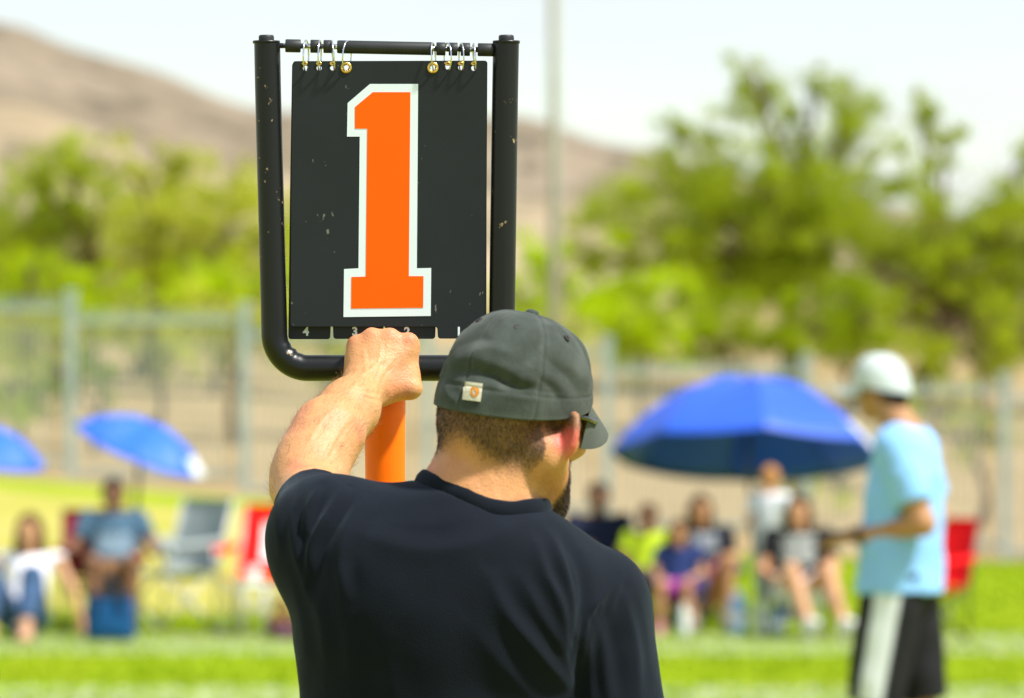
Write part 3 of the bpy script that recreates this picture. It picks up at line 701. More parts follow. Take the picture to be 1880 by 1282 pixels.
# left hand closed round the lower tube
mcp = [P(751, 632, 7.470), P(717, 623, 7.468), P(683, 624, 7.469), P(653, 637, 7.472)]
tz = float(P(700, 676, 7.5)[2]); frad = [.0112, .0116, .0108, .0096]; fl = [1.0, 1.06, 1.0, .84]
carp = [P(699, 700, 7.452), P(686, 704, 7.450), P(671, 704, 7.448), P(658, 702, 7.452)]
for i in range(4):
    x0 = mcp[i][0]; q = fl[i]; xd = (-.105 - .0225 * i - x0) * 0.0
    pip = np.array([x0 + .002, 7.508 + .004 * (q - 1), tz + .0255 + .003 * (q - 1)]); dip = np.array([x0 + .003, 7.5275, tz + .000]); tip = np.array([x0 + .003, 7.5135 - .003 * (q - .8), tz - .0235])
    B.cone(carp[i], mcp[i], .0135, .0125, .014)
    B.chain([mcp[i], pip, dip, tip], [frad[i], frad[i] * .93, frad[i] * .84, frad[i] * .72], .004)
    B.ell(mcp[i] + np.array([0, -.0035, .0042]), (.0100, .0105, .0105), None, .005)
    B.cone(carp[i] + np.array([0, -.010, .006]), mcp[i] + np.array([0, -.0095, -.006]), .0045, .0050, .008)
B.ell(P(694, 668, 7.463), (.040, .0165, .040), None, .014); B.ell(P(752, 662, 7.474), (.012, .014, .030), None, .012)
B.cone(wrL, P(684, 690, 7.452), .027, .025, .02, flat=((0.2, 1, 0), .74))
B.ell(P(645, 726, 7.425), (.010, .009, .010), None, .014)                 # ulna knob
th0, th1, th2, th3 = P(696, 716, 7.452), P(752, 712, 7.458), P(757, 704, 7.496), P(742, 705, 7.523)
B.cone(th0, th1, .0185, .0150, .018); B.cone(P(700, 690, 7.462), P(748, 690, 7.466), .015, .014, .015)
B.chain([th1, th2, th3], [.0148, .0122, .0098], .006); B.ell(th1 + np.array([.003, -.003, -.002]), (.0125, .012, .012), None, .006)
# right arm hanging, relaxed hand
B.cone(shR, elR, .052, .043, .02); B.chain([elR, elR + (wrR - elR) * .3, wrR], [.043, .041, .028], .02)
hd = np.array([.0, .25, -.97]); hb = wrR + hd * .045; B.cone(wrR, wrR + hd * .085, .026, .024, .02, flat=((1, 0, 0), .55))
for i in range(4):
    a = wrR + hd * .085 + np.array([0, .032 - .021 * i, 0]); l = [.075, .085, .08, .062][i]
    m_ = a + hd * l * .5 + np.array([-.004, .004, 0]); e = m_ + np.array([-.016, .004, -.45 * l]); B.chain([a - hd * .03, a, m_, e], [.012, .010, .009, .0075], .004)
B.chain([wrR + hd * .02 + np.array([-.005, .02, 0]), wrR + hd * .055 + np.array([-.018, .045, 0]), wrR + hd * .095 + np.array([-.022, .05, 0])], [.015, .012, .009], .008)
# legs
B.ell((-.08, 6.98, .96), (.16, .11, .12), None, .03)
for s in (-1, 1):
    hip, kn, an = np.array([-.08 + s * .095, 6.98, .9]), np.array([-.08 + s * .125, 7.0, .5]), np.array([-.08 + s * .14, 6.965, .09])
    B.chain([hip, kn], [.088, .058], .03); B.chain([kn, kn * .65 + an * .35 + np.array([0, -.02, 0]), an], [.056, .058, .037], .02); B.cone(an, an + np.array([s * .03, .15, -.05]), .04, .03, .02)
V, Q = B.mesh(2); NV = vnormals(V, Q)
V += NV * (vnoise(V, 90, 4) * .0005 + vnoise(V, 45, 5) * .0006)[:, None]
V = folds(V, NV * ((V[:, 1] > 7.2) & (V[:, 0] < -.1))[:, None], [([(735, 632), (722, 660), (700, 690), (690, 725)], .0012, .0022), ([(700, 630), (697, 662), (684, 700)], .0014, .0022), ([(667, 640), (672, 668), (672, 705)], .0012, .0022), ([(712, 655), (690, 672), (668, 690), (640, 730)], .0013, .0020), ([(655, 760), (630, 790), (600, 850)], .0011, .0024), ([(640, 735), (600, 770), (570, 820)], .0011, .0024), ([(655, 716), (672, 728), (700, 736)], -.0012, .0018), ([(650, 706), (670, 716), (700, 722)], -.0010, .0016)], 7.44)
m_skin = mat('skin', (0.53, 0.262, 0.112), 0.5, 0.35, noise=(38, 0.16), sss=0.28, bump=(300, 0.4, 0.0025))
body = mk('body', V - HO, Q, m_skin, HR)
Lc = (V - HC) @ HM
ear = np.maximum(*[np.exp(-(np.linalg.norm(V - c, axis=1) / .021) ** 4) for c in EARC])
attr(body, 'flush', np.clip(ear * .95 + .16 * np.exp(-(np.linalg.norm(V - P(840, 850, 6.95), axis=1) / .05) ** 2) + .25 * sm(.2, .9, vnoise(V, 24, 8)) * (V[:, 2] > 1.6), 0, 1) + sum(.35 * np.exp(-(np.linalg.norm(V - q_ - np.array([0, -.008, .008]), axis=1) / .011) ** 2) for q_ in mcp))
attr_mix(m_skin, 'flush', (0.66, 0.13, 0.10))
hair_low = np.where(Lc[:, 1] < -.03, -.073 + .012 * np.cos(Lc[:, 0] * 60), -.030 - .5 * np.clip(Lc[:, 1] + .03, -1, 1))
front_ear = (np.abs(Lc[:, 0]) > .045) & (Lc[:, 1] > .016)
behind = sm(hair_low - .016, hair_low + .022, Lc[:, 2]) * (1 - sm(-.012, .010, Lc[:, 1])) * (np.linalg.norm(Lc, axis=1) < .16)
side = sm(.016, .024, Lc[:, 1]) * (1 - sm(.030, .044, Lc[:, 1])) * sm(-.075, -.06, Lc[:, 2]) * (np.abs(Lc[:, 0]) > .04)
jaw = sm(.028, .046, Lc[:, 1]) * (1 - sm(-.070, -.052, Lc[:, 2] + .35 * np.clip(Lc[:, 1] - .05, 0, 1))) * (Lc[:, 2] > -.150) * (np.linalg.norm(Lc, axis=1) < .19)
lips = np.exp(-((Lc[:, 0] / .024) ** 2 + ((Lc[:, 2] + .081) / .011) ** 2) ** 2) * (Lc[:, 1] > .08)
hairm = np.clip(np.maximum(np.maximum(behind, side * .9), jaw * .9) * (1 - ear) * (1 - lips), 0, 1)
attr(body, 'scalp', hairm); attr_mix(m_skin, 'scalp', (0.075, 0.042, 0.024), 0, .72)

def strands(name, V, Q, NV, dens, n, ln, wd, lean, seed, material, parent, org):
    r = np.random.default_rng(seed); q = Q[(dens[Q].mean(1) > 0.02)]
    if len(q) == 0: return
    ar = np.linalg.norm(np.cross(V[q[:, 2]] - V[q[:, 0]], V[q[:, 3]] - V[q[:, 1]]), axis=1) * dens[q].mean(1)
    k = r.choice(len(q), n, p=ar / ar.sum()); w = r.dirichlet((1, 1, 1, 1), n); p = (V[q[k]] * w[:, :, None]).sum(1); nn = NV[q[k]].mean(1)
    dn = np.asarray(lean, dtype=float)[None] + r.normal(0, .35, (n, 3)); t = dn - nn * (dn * nn).sum(1)[:, None]; t /= np.linalg.norm(t, axis=1)[:, None]
    dd = t * .85 + nn * .5; l = (r.uniform(.6, 1.2, n) * ln * (0.45 + .55 * dens[q[k]].mean(1)))[:, None]
    sd = np.cross(dd, r.normal(0, 1, (n, 3))); sd /= np.linalg.norm(sd, axis=1)[:, None]; sd *= wd
    A = np.stack([p - sd - nn * .0005, p + sd - nn * .0005, p + dd * l + sd * .3, p + dd * l - sd * .3], 1).reshape(-1, 3)
    return mk(name, A - org, np.arange(n * 4).reshape(-1, 4), material, parent, smooth=False)
m_hair = mat('dark_brown_hair', (0.035, 0.020, 0.011), 0.5, 0.4, noise=(200, 0.5))
m_down = mat('arm_hair', (0.20, 0.10, 0.04), 0.5, 0.3)
strands('hair', V, Q, NV, np.maximum(behind, side) * (1 - ear), 26000, .0055, .00018, (0, -.1, -1), 3, m_hair, HR, HO)
strands('beard', V, Q, NV, jaw * (1 - lips), 12000, .0065, .00018, (.1, .2, -1), 5, m_hair, HR, HO)
arm_m = ((V[:, 0] < -.16) & (V[:, 1] > 7.22) & (V[:, 2] < 1.765)).astype(float)
strands('arm_hair', V, Q, NV, arm_m, 2600, .012, .00010, (.55, .3, .6), 6, m_down, HR, HO)

# ------------------------------------------------------------------ t-shirt
vx_ = .0042
S = Field(np.arange(-.36, .27, vx_), np.arange(6.76, 7.26, vx_), np.concatenate([np.arange(.84, 1.30, .011), np.arange(1.30, 1.70, vx_)]))
S.cone((-.088, 6.992, 1.41), (-.078, 6.98, .86), .172, .178, .03, flat=((0, 1, 0), .70))
S.chain([P(617, 990, 7.0), P(692, 1030, 6.988), P(840, 1006, 6.968), P(960, 1070, 6.975), P(1040, 1098, 6.988), P(1092, 1114, 7.0)], [.072, .062, .063, .063, .064, .067], .042)
S.ell(P(815, 1100, 6.985), (.165, .118, .135), None, .06)
S.ell(P(700, 1080, 6.965), (.085, .085, .10), None, .05); S.ell(P(960, 1120, 6.96), (.085, .085, .10), None, .05)   # shoulder blades
slv = elL - shL; slv /= np.linalg.norm(slv)
S.cone(P(602, 998, 7.0), P(574, 922, 7.20), .070, .0485, .045)
S.cut(P(577, 928, 7.178), slv, (P(573, 922, 7.22), .085)); S.cone(shL + slv * .13, shL + slv * .30, .045, .0455, .003, 'sub')
srv = elR - shR; srv /= np.linalg.norm(srv)
S2 = Field(*S.ax); S2.cone(P(1092, 1112, 7.0), shR + srv * .245, .068, .061, .016)
S2.cut(shR + srv * .235, srv, (shR + srv * .27, .10)); S2.cone(shR + srv * .20, shR + srv * .36, .056, .056, .003, 'sub')
h_s = np.maximum(.016 - np.abs(S.F - S2.F), 0) / .016; S.F = np.minimum(S.F, S2.F) - h_s * h_s * .004
S.cut((-.08, 7, .885), (0, 0, -1))
NC, NAX = P(884, 932, 6.99), (np.array(nb0) - np.array(nb1)) / np.linalg.norm(np.array(nb0) - np.array(nb1))
NRAD = .0795
S.cone(NC - NAX * .03, NC + NAX * .25, NRAD - .004, NRAD + .03, .006, 'sub')
SV, SQ = S.mesh(2); SN = vnormals(SV, SQ)
FOLDS = [
    ([(640, 968), (720, 998), (800, 1008), (890, 992), (960, 962), (1010, 942)], .0045, .016),
    ([(700, 955), (790, 962), (880, 948)], .0020, .012),
    ([(632, 905), (606, 945), (575, 1000), (566, 1060)], .0100, .0068), ([(584, 905), (568, 940), (558, 975)], .0075, .0055),
    ([(662, 920), (640, 960), (626, 1030), (634, 1090)], .0055, .009), ([(548, 915), (538, 960), (548, 1030), (566, 1090)], .0040, .006),
    ([(680, 925), (660, 965), (640, 1010)], .0025, .007), ([(520, 900), (510, 960), (512, 1020)], .002, .006),
    ([(1012, 985), (1030, 1035), (1050, 1105), (1052, 1160)], .0085, .0080), ([(985, 1000), (1000, 1050), (1028, 1110), (1040, 1180)], .0070, .008),
    ([(1040, 1010), (1058, 1060), (1066, 1110)], .0035, .006), ([(900, 1060), (930, 1120), (985, 1190), (1040, 1260)], .0060, .011),
    ([(870, 1150), (920, 1215), (990, 1290)], .0035, .014), ([(960, 1060), (990, 1120), (1030, 1190), (1050, 1250)], .0035, .009),
    ([(1128, 1068), (1110, 1098), (1098, 1128)], .0030, .0045), ([(1112, 1080), (1094, 1108), (1085, 1135)], .0030, .0042), ([(1145, 1058), (1130, 1092), (1118, 1125)], .0025, .0045), ([(1095, 1098), (1080, 1122), (1076, 1150)], .0028, .004),
    ([(1150, 1100), (1165, 1180), (1172, 1290)], .0050, .009), ([(1100, 1150), (1110, 1220), (1120, 1300)], .0050, .009), ([(1080, 1160), (1082, 1230), (1090, 1310)], .0030, .007),
    ([(1170, 1075), (1188, 1150), (1200, 1250)], .0020, .008),
    ([(560, 1080), (590, 1140), (600, 1230)], .0030, .012), ([(620, 1100), (640, 1180), (650, 1290)], .0020, .014), ([(700, 1180), (720, 1240), (730, 1300)], .0018, .014),
    ([(535, 1060), (552, 1130), (566, 1210)], .0022, .008)]
SV = folds(SV, SN, FOLDS, 6.93)
seam = [([(1162, 1038), (1120, 1075), (1082, 1120), (1064, 1180), (1056, 1290)], -.0022, .0024)]
SV = folds(SV, SN, seam, 6.93)
SV += SN * (vnoise(SV, 14, 2) * .0022 + vnoise(SV, 34, 3) * .0009 + .0020 * (1 - np.abs(vnoise(SV * np.array([1.6, 1.0, .7]), 13, 21))) ** 6 * sm(-.2, .5, vnoise(SV, 7, 22)))[:, None]
# hem stitching at the left sleeve
q = (SV - shL) @ slv; SV += SN * ((-.0012 * np.exp(-((q - .158) / .0022) ** 2) - .0008 * np.exp(-((q - .151) / .002) ** 2)) * (SV[:, 0] < -.15) * (q > .12))[:, None]
m_shirt = mat('black_cotton', (0.0028, 0.0048, 0.0095), 0.88, 0.14, noise=(11, 0.18), sheen=0.07)
N, L, p = nodes_of(m_shirt); tc = N.new('ShaderNodeTexCoord')
p.inputs['Sheen Tint'].default_value = (0.6, 0.8, 1, 1)
wv = N.new('ShaderNodeTexNoise'); wv.inputs['Scale'].default_value = 520; wv.inputs['Detail'].default_value = 2; L.new(tc.outputs['Object'], wv.inputs['Vector'])
wv2 = N.new('ShaderNodeTexWave'); wv2.inputs['Scale'].default_value = 260; wv2.inputs['Distortion'].default_value = 0.6; wv2.bands_direction = 'X'; L.new(tc.outputs['Object'], wv2.inputs['Vector'])
bp = N.new('ShaderNodeBump'); bp.inputs['Strength'].default_value = 0.35; bp.inputs['Distance'].default_value = 0.0015; L.new(wv.outputs['Fac'], bp.inputs['Height'])
bp2 = N.new('ShaderNodeBump'); bp2.inputs['Strength'].default_value = 0.18; bp2.inputs['Distance'].default_value = 0.0008; L.new(wv2.outputs['Fac'], bp2.inputs['Height']); L.new(bp.outputs[0], bp2.inputs['Normal']); L.new(bp2.outputs[0], p.inputs['Normal'])
shirt = mk('t_shirt', SV - HO, SQ, m_shirt, HR)
# rib collar following the neck opening of the shirt
ea = np.cross(NAX, [0, 1, 0]); ea /= np.linalg.norm(ea); eb = np.cross(NAX, ea); path = []
def fs(pt):
    i = [min(max(int(np.searchsorted(S.ax[q], pt[q])), 0), len(S.ax[q]) - 1) for q in range(3)]; return S.F[i[0], i[1], i[2]]
ths = np.linspace(0, 2 * np.pi, 73)[:-1]; hs = []
for t in ths:
    h = .10
    while h > -.12 and fs(NC + NAX * h + (ea * math.cos(t) + eb * math.sin(t)) * (NRAD + .0085)) > 0: h -= .001
    hs.append(h)
hs = np.array(hs)
for _ in range(2): hs = (np.roll(hs, 1) + hs + np.roll(hs, -1)) / 3
V, F = [], []; prof = [(-.012, .0060), (-.006, .0078), (.002, .0064), (.0080, .0028), (.0105, .0000), (.0075, -.0022), (-.004, -.0010), (-.012, .001)]
for i, t in enumerate(ths):
    e = ea * math.cos(t) + eb * math.sin(t)
    for (dh, dr) in prof: V.append(NC + NAX * (hs[i] + dh + .0065) + e * (NRAD + .000 + dr + .0008 * math.sin(3 * t + 1)) - HO)
n = len(prof)
for i in range(72):
    for k in range(n): a = i * n + k; F.append((a, i * n + (k + 1) % n, ((i + 1) % 72) * n + (k + 1) % n, ((i + 1) % 72) * n + k))
mk('collar', V, F, m_shirt, shirt)

# ------------------------------------------------------------------ shorts and shoes (below the picture)
m_short = mat('dark_grey_cotton', (0.035, 0.036, 0.038), 0.85, 0.2, noise=(12, 0.2)); m_shoe = mat('black_shoe', (0.02, 0.02, 0.022), 0.5); m_sole = mat('white_sole', (0.6, 0.6, 0.58), 0.7)
G = Field(np.arange(-.33, .17, .011), np.arange(6.8, 7.17, .011), np.arange(.44, 1.04, .011))
G.ell((-.08, 6.98, .93), (.175, .125, .12), None, .03)
for s in (-1, 1): G.cone((-.08 + s * .09, 6.98, .88), (-.08 + s * .125, 6.995, .45), .105, .092, .02)
G.cut((0, 7, .50), (0, 0, -1)); a, c = G.mesh(2); mk('shorts', a - HO, c, m_short, HR)
def shoe(parent, org, x, y, rz, s=1.0, m1=None):
    G = Field(np.arange(-.06, .06, .007), np.arange(-.11, .23, .007), np.arange(-.015, .13, .007)); G.chain([(0, -.05, .05), (0, .06, .045), (0, .15, .03)], [.042, .043, .034], .02); G.cone((0, -.045, .06), (0, -.035, .105), .04, .038, .02); G.cut((0, 0, .018), (0, 0, -1))
    a, c = G.mesh(2); M = np.array(Matrix.Rotation(rz, 3, 'Z')) * s; o = mk('shoe', a @ M.T + np.array([x, y, 0]) - org, c, m1 or m_shoe, parent)
    b = MB(); pts = [(-.038, -.07), (-.044, .0), (-.045, .1), (-.035, .165), (0, .19), (.035, .165), (.045, .1), (.044, 0), (.038, -.07), (0, -.093)]
    b.add([(q[0], q[1], 0) for q in pts] + [(q[0], q[1], .022) for q in pts], [tuple(range(9, -1, -1)), tuple(range(10, 20))] + [(i, (i + 1) % 10, 10 + (i + 1) % 10, 10 + i) for i in range(10)])
    mk('sole', np.array(b.V) @ M.T + np.array([x, y, 0]) - org, b.F, m_sole, o, smooth=False)
for s in (-1, 1): shoe(HR, HO, -.08 + s * .145, 6.99, -s * .2)

# ------------------------------------------------------------------ cap
RR, FFw, UR, UT = .0865, .1110, -.004, .1085
na, nv = 360, 110
def crown(th, v, off=0.0):
    """th: angle from the back of the head towards its right; v: 0 rim .. 1 top"""
    t = v * math.pi / 2; rad = np.cos(t) ** .78; h = np.sin(t) ** 1.02
    a = np.sin(th) * RR * rad; b_ = -np.cos(th) * FFw * rad
    bulge = 1 + .025 * np.sin(np.clip(v, 0, 1) * math.pi)
    a, b_ = a * bulge, b_ * bulge
    rim_u = UR + .23 * (-np.cos(th) * FFw) * (1 - h) - .006 * np.sin(th) ** 2 * (1 - h)
    c = rim_u * (1 - h) * 1.0 + h * UT + (1 - h) * 0
    return np.stack([a, b_ - .004, c], -1)
TH, VV = np.meshgrid(np.linspace(0, 2 * np.pi, na, endpoint=False), np.linspace(0, .994, nv), indexing='ij')
CL = crown(TH, VV).reshape(-1, 3); q = np.arange(na * nv).reshape(na, nv)
CQ = np.stack([q, np.roll(q, -1, 0), np.roll(np.roll(q, -1, 0), -1, 1), np.roll(q, -1, 1)], -1)[:, :-1].reshape(-1, 4)
CV = HC + CL @ HM.T; CN = vnormals(CV, CQ)
if np.mean(((CV - HC) * CN).sum(1)) < 0: CQ = CQ[:, ::-1]; CN = -CN
th_, v_ = TH.ravel(), VV.ravel()
sd = np.abs((th_ + R(30)) % R(60) - R(30)) * np.linalg.norm(CL[:, :2], axis=1)
seam_d = -.0017 * np.exp(-(sd / .0022) ** 2) + .0005 * np.exp(-((sd - .0052) / .0024) ** 2) - .0006 * np.exp(-((sd - .0052) / .0009) ** 2)
band = -.0013 * np.exp(-((v_ - .135) / .010) ** 2) + .0008 * np.exp(-((v_ - .06) / .05) ** 2)
wr = vnoise(CV, 26, 5) * .0030 + vnoise(CV, 60, 6) * .0009
CV = CV + CN * ((seam_d + band) + wr * sm(.03, .2, v_) * (1 - .5 * sm(.7, 1, v_)))[:, None]
CF = [([(826, 688), (862, 680), (905, 690), (950, 712), (985, 716)], -.0052, .0085), ([(850, 655), (900, 640), (950, 660)], .0032, .012), ([(900, 705), (950, 728), (1010, 730)], .0030, .007),
      ([(985, 690), (1015, 715), (1030, 740)], -.0030, .006), ([(838, 640), (870, 622), (905, 625)], -.0020, .008), ([(1000, 655), (1040, 690), (1066, 725)], -.0026, .007), ([(925, 600), (985, 610), (1030, 640)], .0015, .012), ([(815, 700), (822, 725), (840, 742)], .0018, .006)]
CV = folds(CV, vnormals(CV, CQ), CF, 6.9)
m_cap = mat('washed_charcoal_canvas', (0.042, 0.051, 0.043), 0.92, 0.15, noise=(34, 0.35), sheen=0.08)
N, L, p = nodes_of(m_cap); tc = N.new('ShaderNodeTexCoord')
n1 = N.new('ShaderNodeTexNoise'); n1.inputs['Scale'].default_value = 700; L.new(tc.outputs['Object'], n1.inputs['Vector'])
bp = N.new('ShaderNodeBump'); bp.inputs['Strength'].default_value = 0.5; bp.inputs['Distance'].default_value = 0.0012; L.new(n1.outputs['Fac'], bp.inputs['Height']); L.new(bp.outputs[0], p.inputs['Normal'])
cap = mk('cap', CV - HO, CQ, m_cap, HR)
attr(cap, 'worn', np.clip(np.exp(-((sd - .004) / .003) ** 2) * .08 + np.exp(-((v_ - .0) / .03) ** 2) * .3 + .35 * sm(.1, .8, vnoise(CV, 40, 12)), 0, 1)); attr_mix(m_cap, 'worn', (0.110, 0.122, 0.112))
so = cap.modifiers.new('thickness', 'SOLIDIFY'); so.thickness = .0022; so.offset = -1
def cpt(th, v, off): 
    e = 1e-3; a = crown(np.array(th), np.array(v)); b_ = crown(np.array(th + e), np.array(v)); c = crown(np.array(th), np.array(v + e)); n = np.cross(b_ - a, c - a); n /= np.linalg.norm(n); n *= np.sign(n @ (a - np.array([0, 0, .02]))); return HC + HM @ (a + n * off) - HO, HM @ n
# button
tp = HC + HM @ np.array([0, -.004, UT]) - HO; b = MB()
b.tube([tp + u_ * z for z in (-.003, .001, .0035, .0048, .0052)], [.0085, .0085, .0072, .0045, .001], 20); b.build('button', m_cap, cap)
for k in range(6):
    t0 = R(30 + 60 * k); c, n = cpt(t0, .60, .0006); a1 = np.cross(n, [0, 0, 1]); a1 /= np.linalg.norm(a1); a2 = np.cross(n, a1)
    b = MB(); b.tube([Vector(c + (a1 * math.cos(q) + a2 * math.sin(q)) * .0034) for q in np.linspace(0, 2 * np.pi, 17)[:-1]], .0013, 7, closed=True)
    b.add([c + n * .0001 + (a1 * math.cos(q) + a2 * math.sin(q)) * .003 for q in np.linspace(0, 2 * np.pi, 17)[:-1]], [tuple(range(16))], 1); b.build('eyelet', [mat('eyelet_thread', (0.03, 0.024, 0.024), 0.9), m_rubber], cap)
# visor: curved stiff brim
V, F = [], []; ni, nj = 40, 16
for side_ in (0, 1):
    for i in range(ni + 1):
        s = -1 + 2 * i / ni; t0 = math.pi + s * R(58); base = crown(np.array(t0), np.array(.02))
        for j in range(nj + 1):
            w = j / nj; ext = .064 * (1 - abs(s) ** 2.6) ** .55 + .002
            pnt = base + np.array([base[0] * -.04 * w, ext * w, 0]); pnt[2] += -.022 * (abs(pnt[0]) / .08) ** 2 * w ** .6 - .024 * w - .006 * (w * w) - .0030 * side_
            V.append(HC + HM @ pnt - HO)
M1 = (ni + 1) * (nj + 1)
def vi(i, j, k): return k * M1 + i * (nj + 1) + j
for i in range(ni):
    for j in range(nj): F += [(vi(i, j, 0), vi(i + 1, j, 0), vi(i + 1, j + 1, 0), vi(i, j + 1, 0)), (vi(i, j, 1), vi(i, j + 1, 1), vi(i + 1, j + 1, 1), vi(i + 1, j, 1))]
    F.append((vi(i, nj, 0), vi(i + 1, nj, 0), vi(i + 1, nj, 1), vi(i, nj, 1)))
for j in range(nj): F += [(vi(0, j, 0), vi(0, j + 1, 0), vi(0, j + 1, 1), vi(0, j, 1)), (vi(ni, j, 0), vi(ni, j, 1), vi(ni, j + 1, 1), vi(ni, j + 1, 0))]
attr(autosmooth(mk('visor', V, F, m_cap, cap), 60), 'worn', [0.3] * len(V))
# woven label with its orange emblem at the back
m_label = mat('cream_label', (0.50, 0.47, 0.36), 0.9, 0.2, noise=(160, 0.3)); m_embl = mat('tan_emblem', (0.50, 0.20, 0.03), 0.85, 0.2, noise=(200, 0.25)); b = MB()
BVH = None
from mathutils.bvhtree import BVHTree
BVH = BVHTree.FromPolygons([Vector(v) for v in CV.tolist()], CQ.tolist())
def onto(x, y, off):
    o = Vector(px(x, y, 1.0)); hit = BVH.ray_cast(Vector((0, 0, CAMZ)), (o - Vector((0, 0, CAMZ))).normalized()); return hit[0] + hit[1] * off * (1 if hit[1].y < 0 else -1) - Vector(HO)
c0, ca, sa = (868, 719.5), math.cos(R(7)), math.sin(R(7))
def lab(u, v, off): return onto(c0[0] + (u * ca - v * sa) * 16.5, c0[1] + (u * sa + v * ca) * 16.5, off)
ng = 8
for lay, mm in ((.0016, 0),):
    b.add([lab(-1 + 2 * i / ng, -1 + 2 * j / ng, lay) for i in range(ng + 1) for j in range(ng + 1)], [(i * (ng + 1) + j, (i + 1) * (ng + 1) + j, (i + 1) * (ng + 1) + j + 1, i * (ng + 1) + j + 1) for i in range(ng) for j in range(ng)], mm)
    ed = [(-1 + 2 * i / ng, -1) for i in range(ng)] + [(1, -1 + 2 * i / ng) for i in range(ng)] + [(1 - 2 * i / ng, 1) for i in range(ng)] + [(-1, 1 - 2 * i / ng) for i in range(ng)]; n = len(ed)
    b.add([lab(*q, lay) for q in ed] + [lab(*q, -.0005) for q in ed], [(i, (i + 1) % n, n + (i + 1) % n, n + i) for i in range(n)], 0)
ec = []      # swirling open loop with a tail
for k in range(25):
    q = -2.2 + 4.6 * k / 24; ro, ri = .58, .22 + .10 * math.sin(q); ec.append(((.30 + ro * .78 * math.cos(q), .02 + ro * math.sin(q)), (.26 + ri * .78 * math.cos(q + .3), .02 + ri * math.sin(q + .3))))
b.add([lab(*e[0], .0022) for e in ec] + [lab(*e[1], .0022) for e in ec], [(i, i + 1, 26 + i, 25 + i) for i in range(24)], 1)
tail = [(.30, -.55), (-.05, -.62), (-.22, -.25), (-.20, .25), (.02, .56), (.30, .60), (.10, .30), (.02, .0), (.08, -.3)]
b.add([lab(*e, .00205) for e in tail], [(0, 1, 2, 8), (8, 2, 3, 7), (7, 3, 4, 6), (6, 4, 5)], 1)
b.build('label', [m_label, m_embl], cap, smooth=False)
# sunglasses
m_frame = mat('black_acetate', (0.012, 0.012, 0.012), 0.25, 0.5); m_lens = mat('green_mirror_lens', (0.40, 0.50, 0.04), 0.12, 0.7, metal=0.8)
gl = MB()
for s in (-1, 1): gl.tube([Vector(hl(s * x, y, z) - HO) for x, y, z in ((.082, -.012, -.012), (.081, .01, -.004), (.076, .05, -.004), (.066, .082, -.006), (.057, .094, -.006))], [.0022, .0026, .003, .0036, .0036], 8)
gl.tube([Vector(hl(x, y, z) - HO) for x, y, z in ((-.057, .094, -.002), (-.03, .107, .003), (0, .112, -.002), (.03, .107, .003), (.057, .094, -.002))], .0025, 8)
gs = gl.build('sunglasses', m_frame, HR)
for s in (-1, 1):
    b = MB(); c = []
    for k in range(20):
        q = 2 * math.pi * k / 20; x = .034 + .025 * math.cos(q); z = -.018 + .021 * math.sin(q); c.append(hl(s * x, .113 - 5.6 * (x - .0) ** 2, z) - HO)
    b.add(c + [v + f_ * .0018 for v in c], [tuple(range(20)), tuple(range(39, 19, -1))] + [(i, (i + 1) % 20, 20 + (i + 1) % 20, 20 + i) for i in range(20)]); b.build('lens', m_lens, gs, smooth=False)
# ================================================================== SPECTATORS, COACH AND THEIR THINGS
def skinm(name, c): return mat(name, c, 0.55, 0.3, noise=(12, 0.12))
SK = {'tan': skinm('skin_tan', (0.50, 0.26, 0.13)), 'brown': skinm('skin_brown', (0.20, 0.095, 0.05)), 'fair': skinm('skin_fair', (0.62, 0.33, 0.20)), 'olive': skinm('skin_olive', (0.40, 0.20, 0.09))}
_cl = {}
def cloth(c, name='cloth'):
    if c not in _cl: _cl[c] = mat(name, c, 0.9, 0.15, noise=(9, 0.12), bump=(60, 0.3, 0.003))
    return _cl[c]
def printed(c, c2, z0, z1, xw, name):
    """shirt cloth with a flat worn print across the chest"""
    m = mat(name, c, 0.9, 0.15, noise=(9, 0.12)); N, L, p = nodes_of(m); tc = N.new('ShaderNodeTexCoord'); s = N.new('ShaderNodeSeparateXYZ'); L.new(tc.outputs['Object'], s.inputs[0])
    def band(o, a, b):
        x = N.new('ShaderNodeMapRange'); x.interpolation_type = 'SMOOTHSTEP'; x.inputs['From Min'].default_value = a; x.inputs['From Max'].default_value = b; L.new(o, x.inputs['Value']); return x.outputs[0]
    def mul(a, b):
        x = N.new('ShaderNodeMath'); x.operation = 'MULTIPLY'; L.new(a, x.inputs[0]); L.new(b, x.inputs[1]); return x.outputs[0]
    ab = N.new('ShaderNodeMath'); ab.operation = 'ABSOLUTE'; L.new(s.outputs['X'], ab.inputs[0])
    n = N.new('ShaderNodeTexBrick'); n.inputs['Scale'].default_value = 9; n.inputs['Mortar Size'].default_value = 0.07; n.inputs['Color1'].default_value = (1, 1, 1, 1); n.inputs['Color2'].default_value = (.6, .6, .6, 1); n.inputs['Mortar'].default_value = (0, 0, 0, 1)
    mp = N.new('ShaderNodeMapping'); mp.inputs['Rotation'].default_value = (R(90), 0, 0); L.new(tc.outputs['Object'], mp.inputs[0]); L.new(mp.outputs[0], n.inputs['Vector'])
    f = mul(mul(mul(band(s.outputs['Z'], z0 - .01, z0 + .01), band(s.outputs['Z'], z1 + .01, z1 - .01)), band(ab.outputs[0], xw + .01, xw - .01)), n.outputs['Color'])
    fr = band(s.outputs['Y'], .35, .15); f = mul(f, fr)
    x = N.new('ShaderNodeMix'); x.data_type = 'RGBA'; L.new(f, x.inputs['Factor']); L.new(p.inputs['Base Color'].links[0].from_socket, x.inputs['A']); x.inputs['B'].default_value = (*c2, 1); L.new(x.outputs['Result'], p.inputs['Base Color']); return m
A_ = lambda *v: np.array(v, dtype=float)
